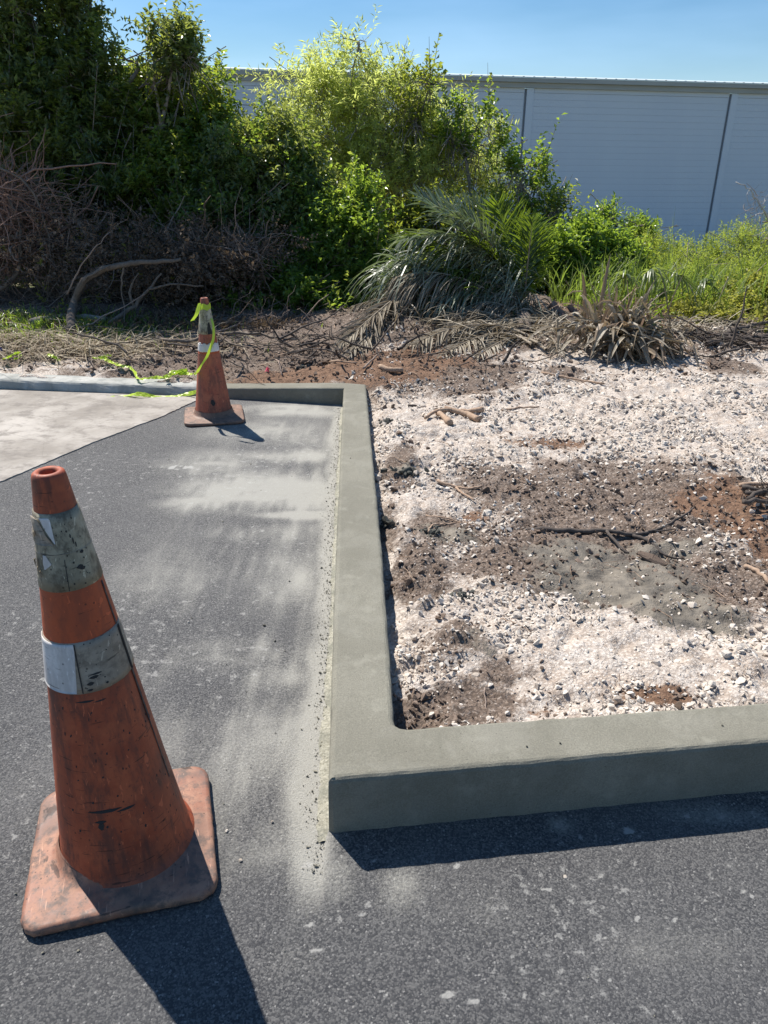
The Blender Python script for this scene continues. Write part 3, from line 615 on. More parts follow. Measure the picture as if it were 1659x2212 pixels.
for k, (px, py, lab) in enumerate([(1138, 1615, 'dark speck of grit on top of the near kerb, left one of two'), (1210, 1608, 'dark speck of grit on top of the near kerb, right one of two'), (757, 988, 'dark crumb on top of the long kerb, about halfway along'), (1560, 1568, 'dark crumb on top of the near kerb close to the right edge')]):
    p = onz(px, py, .172 if py > 1200 else .14); put_rock(DROCKS, float(p[0]), float(p[1]), .003, lab, z=float(kerb_top(p[0], p[1])) + .002, name='crumb', cat='crumb', g=gR)

# ================================================================== TRAFFIC CONES
def lathe(prof, seg=64, a0=0.0, a1=2 * math.pi, wob=0.0, seed=0, ragged=None):
    g = np.random.default_rng(seed); full = abs(a1 - a0 - 2 * math.pi) < 1e-6
    nseg = seg if full else max(3, int(seg * (a1 - a0) / (2 * math.pi)) + 1)
    ang = np.linspace(a0, a1, nseg, endpoint=not full); V = []
    for i, (r, z_) in enumerate(prof):
        for a in ang: 
            rr = r * (1 + wob * math.sin(a * 3 + z_ * 9 + seed)); V.append((rr * math.cos(a), rr * math.sin(a), z_))
    n_ = len(ang); F_ = []
    for i in range(len(prof) - 1):
        for j in range(n_ if full else n_ - 1): F_.append((i * n_ + j, i * n_ + (j + 1) % n_, (i + 1) * n_ + (j + 1) % n_, (i + 1) * n_ + j))
    return np.array(V), np.array(F_)
def rounded_base(half, rc, h0, h1, r_in, seed, seg=10):
    """square slab with rounded corners, softly domed up to the cone foot, knobbly rim"""
    g = np.random.default_rng(seed); out = []
    for cx, cy, a in ((1, 1, 0), (-1, 1, 90), (-1, -1, 180), (1, -1, 270)):
        for k in range(seg + 1):
            t = rad(a + 90 * k / seg); out.append(((half - rc) * cx + rc * math.cos(t), (half - rc) * cy + rc * math.sin(t)))
        nx_ = {0: (-1, 1), 90: (-1, -1), 180: (1, -1), 270: (1, 1)}[a]
        e0 = np.array(out[-1]); t = rad(a + 90); c2 = nx_; e1 = np.array([(half - rc) * c2[0] + rc * math.cos(t), (half - rc) * c2[1] + rc * math.sin(t)])
        for k in range(1, 14): out.append(tuple(e0 + (e1 - e0) * k / 14))
    out = np.array(out); n_ = len(out); ang = np.arctan2(out[:, 1], out[:, 0]); circ = np.stack([np.cos(ang), np.sin(ang)], -1) * r_in
    rows = []
    jit = g.normal(0, 0.0012, n_); warp = lambda p: 0.0035 * np.sin(p[:, 0] * 14 + seed) * (np.abs(p[:, 1]) / half)
    def row(p, z_, j=0.0): rows.append(np.column_stack([p, z_ + warp(p) * (z_ > 0.004) + j]))
    d = nrm(out)
    row(out - d * 0.012, 0.003); row(out + d * (-0.004), 0.002); row(out + d * jit[:, None], 0.008); row(out + d * jit[:, None] * .5, h0 * 0.75); row(out - d * 0.004, h0 * 0.97); row(out - d * 0.012, h0)
    for t in (0.25, 0.5, 0.75, 0.93): row((out - d * 0.012) * (1 - t) + circ * t, h0 + (h1 - h0) * t)
    row(circ * 0.985, h1 + 0.008); row(circ * 0.93, h1 + 0.03)
    V = np.concatenate(rows); K = len(rows); i = np.arange(K - 1)[:, None] * n_; j = np.arange(n_)[None]; j2 = (j + 1) % n_
    return V, np.stack([i + j, i + j2, i + n_ + j2, i + n_ + j], -1).reshape(-1, 4)
def cone_radius(z_, z0, r0, z1, r1): return r0 + (r1 - r0) * (z_ - z0) / (z1 - z0)

def patch(rf, pts, a_res=14, z_res=16, off=0.0015, lift=None, crease=None):
    """thin sheet stuck on a cone: pts gives (z, a_left, a_right) rows; thickness 0.8 mm"""
    pts = sorted(pts); z_s = np.linspace(pts[0][0], pts[-1][0], z_res); P0 = np.array(pts)
    L_ = np.interp(z_s, P0[:, 0], P0[:, 1]); R_ = np.interp(z_s, P0[:, 0], P0[:, 2]); V = []
    for o in (off, off - 0.0009):
        for i, z_ in enumerate(z_s):
            for t in np.linspace(0, 1, a_res):
                a = L_[i] + (R_[i] - L_[i]) * t; r = rf(z_) + o + (lift(t, (z_ - z_s[0]) / (z_s[-1] - z_s[0])) if lift else 0); V.append((r * math.cos(a), r * math.sin(a), z_))
    F_ = []; A = a_res; Zr = z_res; N0 = A * Zr
    for i in range(Zr - 1):
        for j in range(A - 1):
            q = (i * A + j, i * A + j + 1, (i + 1) * A + j + 1, (i + 1) * A + j); F_.append(q); F_.append(tuple(N0 + k for k in q[::-1]))
    rim = [(0, j, 0, j + 1) for j in range(A - 1)] + [(Zr - 1, j, Zr - 1, j + 1) for j in range(A - 1)] + [(i, 0, i + 1, 0) for i in range(Zr - 1)] + [(i, A - 1, i + 1, A - 1) for i in range(Zr - 1)]
    for a, b, c, d in rim: F_.append((a * A + b, c * A + d, N0 + c * A + d, N0 + a * A + b))
    return np.array(V), np.array(F_)

# near cone
base1 = onz(262, 1822); B1 = (float(base1[0]), float(base1[1]))
c1 = thing('traffic_cone', 'tall scuffed orange traffic cone in the foreground with grimy grey and torn white collars', 'traffic cone', (B1[0] + 0.020, B1[1] - 0.008, 0.002))
c1.rotation_euler = (0, rad(-1.7), 0)
HT = 0.914; R0, R1, Z0 = 0.138, 0.0285, 0.040
rf1 = lambda z_: cone_radius(z_, Z0, R0, HT, R1)
v, f = rounded_base(0.196, 0.045, 0.026, 0.037, 0.141, 2)
ob = link('base', mesh_np('base', v, f, BASEM, True), c1); ob.matrix_local = Matrix.Rotation(rad(1.4), 4, 'Y') @ Matrix.Translation((-0.008, 0.001, 0)) @ Matrix.Rotation(rad(15.5), 4, 'Z')
prof = [(0.152, 0.022), (0.147, 0.034), (0.1425, 0.040), (R0 + .0006, Z0 + .007)] + [(rf1(z_), z_) for z_ in np.linspace(0.06, HT - 0.012, 40)] + [(R1 + 0.0008, HT - 0.008), (R1 - 0.001, HT - 0.003), (R1 - 0.005, HT), (R1 - 0.0115, HT - 0.001), (R1 - 0.014, HT - 0.005), (R1 - 0.014, HT - 0.05), (R1 - 0.008, HT - 0.12)]
v, f = lathe(prof, 72, wob=0.004, seed=1); link('cone_body', mesh_np('cone_body', v, f, ORANGE, True), c1)
v, f = lathe([(rf1(z_) + 0.0004, z_) for z_ in np.linspace(0.697, 0.594, 6)], 72, wob=0.004, seed=1); link('orange_band', mesh_np('orange_band', v, f, ORANGEB, True), c1)
def collar(z0, z1, rf, parent, mat, off=0.002, seed=1, seg=80, name='reflective_collar'):
    zs_ = np.linspace(z0, z1, 8); prof = [(rf(z0) - 0.001, z0)] + [(rf(z_) + off, z_) for z_ in zs_] + [(rf(z1) - 0.001, z1)]
    v, f = lathe(prof, seg, wob=0.004, seed=seed); g = np.random.default_rng(seed); v[:, :2] *= (1 + g.normal(0, 0.004, len(v)))[:, None]
    return link(name, mesh_np(name, v, f, mat, True), parent)
CZ1 = (0.697, 0.845); CZ2 = (0.488, 0.594)
k1 = collar(*CZ1, rf1, c1, GREYCOL, seed=1); k1['label'] = 'upper collar, grimy grey green with torn patches'
k2 = collar(*CZ2, rf1, c1, BROWNCOL, seed=1); k2['label'] = 'lower collar, brownish grey with a clean white panel'
toc = math.atan2(-B1[1], -B1[0])     # angle on the cone that looks to the camera
def A_(deg): return toc + rad(deg)   # negative = left of centre as seen from the camera
# white peeled wedge, small white tear, white panel, grey flap, seams and black scuffs
v, f = patch(rf1, [(0.7905, A_(-17), A_(-15.5)), (0.836, A_(-46), A_(-19)), (0.8385, A_(-49), A_(-24))], off=0.0034); o = link('torn_patch', mesh_np('torn_patch', v, f, WHITECOL, True), k1); o['label'] = 'white wedge showing where the collar is peeled'
v, f = patch(rf1, [(0.741, A_(-48), A_(-45)), (0.752, A_(-50), A_(-30)), (0.768, A_(-48), A_(-41))], off=0.0036); link('torn_patch', mesh_np('torn_patch', v, f, WHITECOL, True), k1)
v, f = patch(rf1, [(0.788, A_(-88), A_(-19)), (0.836, A_(-88), A_(-52))], off=0.0036, lift=lambda t, h: 0.002 * math.sin(h * 5 + t * 3) ** 2); link('grimy_flap', mesh_np('grimy_flap', v, f, BROWNCOL, True), k1)
for k, (za, zb, da, db) in enumerate([(0.728, 0.745, -66, -60), (0.724, 0.738, -58, -54), (0.74, 0.757, -76, -71), (0.800, 0.812, -72, -62)]):
    v, f = patch(rf1, [(za, A_(da), A_(da + 2)), (zb, A_(da), A_(db))], off=0.0055, lift=lambda t, h: 0.004 * h * t); link('peeling_flake', mesh_np('peeling_flake', v, f, STRAW, True), k1)
v, f = patch(rf1, [(0.490, A_(-98), A_(-22)), (0.592, A_(-98), A_(-15))], a_res=20, off=0.0034); o = link('white_panel', mesh_np('white_panel', v, f, WHITECOL, True), k2)
m = MT('black_scuff').set(col=(0.025, 0.024, 0.024, 1), rough=0.8); SCUFF = m.m
def scuffs(lst, parent, off):
    parts = []
    for (z_, a, dz, da) in lst: parts.append(patch(rf1, [(z_ - dz, A_(a - da * .2), A_(a + da * .4)), (z_ - dz * .3, A_(a - da), A_(a + da * .7)), (z_ + dz * .4, A_(a - da * .7), A_(a + da)), (z_ + dz, A_(a), A_(a + da * .3))], 5, 6, off))
    v, f = join(parts); o = link('scuff', mesh_np('scuff', v, f, SCUFF, True), parent); o['kind'] = 'stuff'; return o
g = np.random.default_rng(77)
scuffs([(0.739, 22, .004, 7), (0.735, 27, .003, 6), (0.75, 12, .002, 2), (0.80, 18, .004, 1.4), (0.79, 22, .006, 1.5), (0.782, 26, .005, 1.2), (0.765, 34, .003, 5), (0.81, 12, .002, 2)] + [(g.uniform(.70, .84), g.uniform(-40, 55), g.uniform(.0006, .002), g.uniform(.6, 1.6)) for _ in range(22)], k1, 0.0032)
scuffs([(0.519, 3, .003, 7), (0.507, -3, .0034, 5), (0.494, -5, .002, 4), (0.499, 18, .002, 2), (0.525, 6, .0016, 9)] + [(g.uniform(.492, .59), g.uniform(-10, 60), g.uniform(.0005, .0016), g.uniform(.4, 1.2)) for _ in range(14)], k2, 0.0032)
scuffs([(0.470, -14, .0022, 13), (0.466, 4, .0015, 9), (0.22, -14, .0035, 18), (0.214, 6, .0028, 10), (0.186, -20, .009, 3.2), (0.196, -20, .003, 6)] + [(g.uniform(.10, .46), g.uniform(-50, 70), g.uniform(.0012, .004), g.uniform(.3, 1.3)) for _ in range(46)], c1, 0.0006)
# dark seam running down the right side of the cone, collar seams
m = MT('greyish_seam'); m.color(m.mix(m.ramp(m.noise(60, 4, .7), .35, .65), (.035, .03, .03), (.12, .08, .07))).set(rough=.8); SEAMM = m.m
def seam(a0, a1, z0, z1, off, w, parent, mat=SCUFF, name='seam'):
    v, f = patch(rf1, [(z0, A_(a0 - w), A_(a0 + w)), (z1, A_(a1 - w * 1.2), A_(a1 + w * 1.2))], 4, 24, off); return link(name, mesh_np(name, v, f, mat, True), parent)
seam(66, 64, 0.36, 0.69, 0.0020, 1.7, c1, SEAMM); seam(67, 66, 0.20, 0.36, 0.0012, .8, c1, SEAMM); seam(64, 65, 0.49, 0.592, 0.0045, 1.5, k2, SCUFF)
seam(-6, -4, 0.698, 0.758, 0.0026, 0.5, k1); seam(-14, -15, 0.49, 0.592, 0.0042, 0.7, k2)
v, f = lathe([(rf1(0.769) + 0.0015, 0.7700), (rf1(0.769) + 0.0032, 0.7692), (rf1(0.768) + 0.0015, 0.7684)], 72, wob=0.004, seed=1); link('collar_seam', mesh_np('collar_seam', v, f, BROWNCOL, True), k1)

# far cone
base2 = onz(463, 901); B2 = (float(base2[0]), float(base2[1]))
c2 = thing('traffic_cone', 'smaller dirty reddish traffic cone with a yellow ribbon tied round its tip', 'traffic cone', (B2[0], B2[1], 0))
HT2 = 0.708; rf2 = lambda z_: cone_radius(z_, 0.03, 0.110, HT2, 0.021)
v, f = rounded_base(0.176, 0.045, 0.022, 0.030, 0.118, 5); ob = link('base', mesh_np('base', v, f, BASE2, True), c2); ob.rotation_euler = (0, 0, rad(13))
prof = [(0.117, 0.026), (0.113, 0.029), (0.110, 0.034)] + [(rf2(z_), z_) for z_ in np.linspace(0.05, HT2 - 0.01, 30)] + [(0.0215, HT2 - 0.006), (0.019, HT2 - 0.001), (0.016, HT2), (0.0125, HT2 - 0.004), (0.0125, HT2 - 0.04)]
v, f = lathe(prof, 56, wob=0.006, seed=3); link('cone_body', mesh_np('cone_body', v, f, ORANGE2, True), c2)
k3 = collar(0.508, 0.665, rf2, c2, cone_mat('stained_cream_collar', (0.34, 0.31, 0.20), (0.50, 0.47, 0.36), (0.07, 0.055, 0.04), 1.0, 0.5), seed=4); k3['label'] = 'upper collar, cream with dark stains'
k4 = collar(0.408, 0.452, rf2, c2, WHITECOL, seed=5); k4['label'] = 'lower collar, dirty white with a torn top edge'
toc2 = math.atan2(-B2[1], -B2[0]); toc_s = toc; toc = toc2
v, f = patch(rf2, [(0.398, A_(-75), A_(75)), (0.410, A_(-75), A_(75))], 20, 4, 0.0022); link('orange_band', mesh_np('orange_band', v, f, ORANGEB, True), c2)
for za, a in ((0.446, -25), (0.448, 12), (0.446, 45), (0.45, -55)):
    v, f = patch(rf2, [(za, A_(a - 16), A_(a + 16)), (za + .012, A_(a - 6), A_(a + 9))], 6, 4, 0.0026); link('torn_edge', mesh_np('torn_edge', v, f, WHITECOL, True), k4)
v, f = patch(rf2, [(0.51, A_(5), A_(32)), (0.545, A_(3), A_(30)), (0.575, A_(14), A_(24))], 8, 8, 0.003); link('dark_stain', mesh_np('dark_stain', v, f, SCUFF, True), k3)
v, f = patch(rf2, [(0.10, A_(-2), A_(3)), (0.115, A_(-8), A_(8)), (0.135, A_(-6), A_(2))], 5, 6, 0.001); link('scuff', mesh_np('scuff', v, f, SCUFF, True), c2)
toc = toc_s

# ================================================================== RIBBONS
def ribbon(pts, width, side, twist=0.0, crinkle=0.0, seed=0, sub=8, flat=None):
    """strip through pts; side = per-point width direction"""
    pts = np.asarray(pts, float); side = np.asarray(side, float); q = np.vstack([2 * pts[0] - pts[1], pts, 2 * pts[-1] - pts[-2]]); out = []; sd_ = []
    for i in range(1, len(q) - 2):
        for t in np.linspace(0, 1, sub, endpoint=False):
            out.append(0.5 * ((2 * q[i]) + (-q[i - 1] + q[i + 1]) * t + (2 * q[i - 1] - 5 * q[i] + 4 * q[i + 1] - q[i + 2]) * t * t + (-q[i - 1] + 3 * q[i] - 3 * q[i + 1] + q[i + 2]) * t ** 3)); sd_.append(side[i - 1] * (1 - t) + side[i] * t)
    out.append(pts[-1]); sd_.append(side[-1]); out = np.array(out); sd_ = nrm(np.array(sd_)); g = np.random.default_rng(seed)
    w = width * (0.5 + (g.uniform(-.18, .1, len(out)) if crinkle else 0)); w = np.broadcast_to(w, (len(out),))
    if crinkle: sd_ = nrm(sd_ + g.normal(0, crinkle, sd_.shape))
    a = out - sd_ * w[:, None]; b = out + sd_ * w[:, None]; c = out + np.array([0, 0, 1]) * (g.normal(0, 0.002, len(out))[:, None] if crinkle else 0.0005)
    V = np.stack([a, c, b], 1).reshape(-1, 3); n_ = len(out); i = np.arange(n_ - 1)[:, None] * 3; k = np.arange(2)[None]
    return V, np.stack([i + k, i + k + 1, i + 3 + k + 1, i + 3 + k], -1).reshape(-1, 4)
S3 = lambda *a: np.array(a, float)
rb = thing('marking_ribbon', 'neon yellow green ribbon tied round the far cone tip and trailing left over the soil', 'ribbon')
v, f = lathe([(rf2(0.650) + 0.004, 0.644), (rf2(0.66) + 0.006, 0.655), (rf2(0.67) + 0.005, 0.675)], 40); v = v + np.array([B2[0], B2[1], 0]); v[:, 2] += 0.004 * np.sin(np.arange(len(v)) * 0.7)
link('wrap', mesh_np('wrap', v, f, NEON, True), rb)
D1 = B2[1] - 0.05
v, f = ribbon([at(431, 655, D1), at(428, 668, D1 - .02), at(424, 680, D1 - .03), at(415, 693, D1 - .02)], 0.025, [S3(.3, .6, 0), S3(.7, .4, .1), S3(.9, .2, .25), S3(1, 0, .3)], seed=2); link('tail', mesh_np('tail', v, f, NEON, True), rb)
run = [at(447, 662, B2[1] + .03), at(456, 686, B2[1] - .01), at(461, 706, D1 - .03), at(461, 730, D1 - .05), at(455, 750, D1 - .06), at(446, 772, D1 - .07), at(434, 790, D1 - .09), at(428, 800, D1 - .08), at(426, 806, D1)]
v, f = ribbon(run, 0.020, [S3(.2, .9, 0), S3(.3, .9, 0), S3(.35, .7, .1), S3(.45, .5, .1), S3(.7, .4, .15), S3(.8, .3, .2), S3(.9, .2, .4), S3(.9, .3, .1), S3(.5, .5, .2)], seed=3); link('hanging_run', mesh_np('hanging_run', v, f, NEON, True), rb)
def gpt(px, py, z): return onz(px, py, z)
zs5 = 0.085
gr = [gpt(426, 806, 0.10), gpt(412, 808, .09), gpt(400, 806, .09), gpt(385, 802, .11), gpt(370, 812, .10), gpt(352, 816, .09), gpt(335, 815, .09), gpt(300, 818, .09), gpt(292, 805, .10), gpt(280, 793, .10), gpt(262, 790, .10), gpt(240, 782, .10), gpt(222, 774, .10), gpt(200, 772, .11)]
v, f = ribbon(gr, 0.028, [S3(.2, 1, .4)] * len(gr), crinkle=0.35, seed=4, sub=6); link('ground_run', mesh_np('ground_run', v, f, NEON, False), rb)
def crumple(px, py, r, seed, z=0.10, n_=9):
    g = np.random.default_rng(seed); c = gpt(px, py, z); pts = c + g.normal(0, 1, (n_, 3)) * np.array([r, r * .7, r * .35]); pts[:, 2] = np.maximum(pts[:, 2], z - .01)
    return ribbon(pts, 0.026, g.normal(0, 1, (n_, 3)), crinkle=0.5, seed=seed, sub=5)
v, f = join([crumple(382, 804, .030, 5, .11), crumple(392, 806, .028, 6, .11), crumple(360, 812, .02, 7, .11, 6)]); link('knot', mesh_np('knot', v, f, NEON), rb)
v, f = crumple(222, 772, .03, 12, .12, 7); link('knot', mesh_np('knot', v, f, NEON), rb)
r2 = [at(425, 846, 4.86), gpt(405, 851, .02), gpt(375, 856, .008), gpt(340, 857, .006), gpt(300, 851, .03), gpt(270, 855, .008), gpt(230, 857, .006)]
v, f = ribbon(r2, 0.028, [S3(0, .3, 1), S3(.1, .7, .6), S3(.1, 1, .3), S3(0, 1, .3), S3(0, .7, .6), S3(0, 1, .2), S3(.1, 1, 0)], crinkle=0.12, seed=9, sub=6)
thing('marking_ribbon', 'neon yellow green ribbon lying on the pavement in front of the pale kerb', 'ribbon', me=mesh_np('ribbon_strip', v, f, NEON))
r3 = [gpt(8, 776, .10), gpt(20, 770, .13), gpt(30, 764, .14), gpt(42, 762, .12), gpt(40, 772, .11), gpt(34, 775, .11)]
v, f = ribbon(r3, 0.034, [S3(.4, 1, .2)] * 6, crinkle=0.4, seed=10); thing('marking_ribbon', 'short crumpled scrap of neon ribbon on the soil at the left edge', 'ribbon', me=mesh_np('ribbon_scrap', v, f, NEON))
r4 = [gpt(102, 766, .12), gpt(112, 769, .13), gpt(120, 772, .12), gpt(128, 779, .10)]
v, f = ribbon(r4, 0.032, [S3(.4, 1, .2)] * 4, crinkle=0.4, seed=11); thing('marking_ribbon', 'small twisted scrap of neon ribbon between the edge scrap and the long trailing run', 'ribbon', me=mesh_np('ribbon_scrap', v, f, NEON))
v, f = ribbon([gpt(573, 800, .12), gpt(577, 797, .15), gpt(581, 800, .13)], 0.03, [S3(.3, .3, 1)] * 3, crinkle=0.3, seed=12); thing('plastic_scrap', 'tiny pink plastic flag scrap on the brown soil right of the far cone', 'litter', me=mesh_np('scrap', v, f, PINK))
v, f = ribbon([gpt(-6, 757, .12), gpt(0, 755, .14), gpt(6, 757, .12)], 0.03, [S3(.3, .3, 1)] * 3, crinkle=0.3, seed=13); thing('plastic_scrap', 'tiny blue plastic scrap at the left edge of the soil', 'litter', me=mesh_np('scrap', v, f, BLUE))

# ================================================================== THE LONG WAREHOUSE
TH = rad(80.5); WD = np.array([math.sin(TH), math.cos(TH), 0.0]); WO = np.array([9.09, 30.0, 0.0])
bld = thing('warehouse', 'long pale blue grey block warehouse wall with a metal eave behind the trees', 'building', tuple(WO))
bld.rotation_euler = (0, 0, math.atan2(WD[1], WD[0]))
def box(x0, x1, y0, y1, z0, z1):
    v = np.array([(x, y, z) for x in (x0, x1) for y in (y0, y1) for z in (z0, z1)]); f = np.array([(0, 1, 3, 2), (4, 6, 7, 5), (0, 4, 5, 1), (2, 3, 7, 6), (0, 2, 6, 4), (1, 5, 7, 3)]); return v, f
ZR = 4.0; ZB = -1.75
pil = [-38.6, -30.1, -21.6, -13.05, -4.5, 2.95, 10.8, 18.8, 26.8, 34.8]
v, f = box(-40, 36, 0.0305, 18, ZB, ZR - .3); link('wall', mesh_np('wall', v, f, JOINT), bld)
# block courses between the pilasters, each slab proud of the joint plane by a slightly different amount
gw = np.random.default_rng(90); CH = 0.2
for b in range(len(pil) - 1):
    w_ = pil[b + 1] - pil[b] - 0.34; V_, F_ = box(0, w_, 0.012, 0.03, 0.0, CH - 0.0045); meC = mesh_np('block_course', V_, F_, WALLM)
    ncrs = int((ZR - 0.42 - ZB) / CH)
    for k in range(ncrs):
        o = link('block_course', meC, bld, (pil[b] + 0.24, float(gw.normal(0, 0.0012)), ZR - 0.42 - (k + 1) * CH))
    if True:
        V_, F_ = box(0, w_, 0, 0.03, 0.0, 0.13); link('top_band', mesh_np('top_band', V_, F_, WALLM), bld, (pil[b] + 0.24, -0.004, ZR - 0.415))
for s in pil:
    v, f = box(-0.02, 0.22, -0.045, 0.028, ZB, ZR - 0.30); link('pilaster', mesh_np('pilaster', v, f, WALLM), bld, (s, 0, 0))
    v, f = box(-0.065, -0.021, -0.0, 0.025, ZB, ZR - 0.30); link('control_joint', mesh_np('control_joint', v, f, SEALANT), bld, (s, -0.001, 0))
v, f = box(-40.2, 36.2, -0.10, 0.10, ZR - 0.285, ZR - 0.13); link('fascia', mesh_np('fascia', v, f, METAL), bld)
v, f = box(-40.2, 36.2, -0.19, 0.14, ZR - 0.128, ZR); link('gutter', mesh_np('gutter', v, f, METAL), bld)
v = np.array([(-40.2, -0.20, ZR + .003), (36.2, -0.20, ZR + .003), (36.2, 9, ZR + .9), (-40.2, 9, ZR + .9), (-40.2, -0.20, ZR + .028), (36.2, -0.20, ZR + .028), (36.2, 9, ZR + .93), (-40.2, 9, ZR + .93)])
link('roof', mesh_np('roof', v, np.array([(0, 3, 2, 1), (4, 5, 6, 7), (0, 1, 5, 4), (1, 2, 6, 5), (2, 3, 7, 6), (3, 0, 4, 7)]), ROOFM), bld)
v, f = box(-0.03, 0.03, 0.01, 0.05, 0, 0.013); me_s = mesh_np('roof_seam', v, f, BOLT)
for k in range(210):
    s = -40 + k * 0.36
    if s > -20 and s < 12: link('roof_seam', me_s, bld, (s, -0.2, ZR + .027))

# ================================================================== VEGETATION
def sprays(P, D, n_leaf, L_spray, leaf_l, leaf_w, seed, droop=0.0, spread=0.9, fold=0.35, pairs=False):
    """leafy shoots: P (N,3) origins, D (N,3) unit directions. kite shaped, folded leaves (2 tris)"""
    g = np.random.default_rng(seed); N = len(P); D = nrm(D)
    t = (np.arange(n_leaf) + 0.5) / n_leaf; t = t[None] + g.uniform(-.3, .3, (N, n_leaf)) / n_leaf
    Ls = L_spray * g.uniform(0.6, 1.3, (N, 1)); pos = P[:, None] + D[:, None] * (t * Ls)[..., None]; pos[..., 2] -= droop * (t * Ls) ** 2
    R = nrm(g.normal(0, 1, (N, n_leaf, 3))); R = nrm(R - (R * D[:, None]).sum(-1, keepdims=True) * D[:, None])
    d = nrm(D[:, None] * (1 - spread * 0.6) + R * spread + np.array([0, 0, -droop * 0.35])); 
    up = nrm(np.array([0, 0, 1.0]) + g.normal(0, 0.45, (N, n_leaf, 3))); sd_ = nrm(np.cross(d, up)); nn = np.cross(sd_, d)
    l = leaf_l * g.uniform(0.6, 1.25, (N, n_leaf, 1)); w = leaf_w * g.uniform(0.7, 1.2, (N, n_leaf, 1)); h = w * fold
    a = pos; c = pos + d * l; b = pos + d * l * 0.45 + sd_ * w * .5 + nn * h; e = pos + d * l * 0.45 - sd_ * w * .5 + nn * h
    V = np.stack([a, b, c, e], 2).reshape(-1, 3); i = np.arange(N * n_leaf)[:, None] * 4
    F_ = np.concatenate([i + np.array([[0, 1, 2]]), i + np.array([[0, 2, 3]])], 1).reshape(-1, 3)
    return V, F_
def lobe_points(lobes, n_, seed, shell=0.45):
    """lobes: (center3, (rx,ry,rz)); returns points and outward dirs"""
    g = np.random.default_rng(seed); vol = np.array([l[1][0] * l[1][1] * l[1][2] * (l[2] if len(l) > 2 else 1) for l in lobes]); pick = g.choice(len(lobes), n_, p=vol / vol.sum())
    C_ = np.array([l[0] for l in lobes])[pick]; R_ = np.array([l[1] for l in lobes])[pick]; d = nrm(g.normal(0, 1, (n_, 3))); r = g.random((n_, 1)) ** shell
    # lumpy outline
    lump = 1 + 0.22 * np.sin(d[:, :1] * 5 + pick[:, None] * 2.1) * np.cos(d[:, 2:] * 6 + pick[:, None])
    return C_ + d * r * R_ * lump, d
def limbs(root, tips, r0, r1, seed, K=7, sag=0.1):
    g = np.random.default_rng(seed); N = len(tips); t = np.linspace(0, 1, K)[None, :, None]; A = np.asarray(root, float); A = np.broadcast_to(A, tips.shape)[:, None]; B = tips[:, None]
    mid = A + (B - A) * np.array([0.35, 0.35, 0.62]); mid = mid + g.normal(0, 0.12, mid.shape)
    P = A * (1 - t) ** 2 + 2 * mid * t * (1 - t) + B * t * t; P[:, 1:-1] += g.normal(0, 0.02, P[:, 1:-1].shape)
    R = np.broadcast_to(r0 + (r1 - r0) * np.linspace(0, 1, K)[None] ** 0.7, (N, K)) * g.uniform(.6, 1.1, (N, 1)); return tubes(P, R, 5)
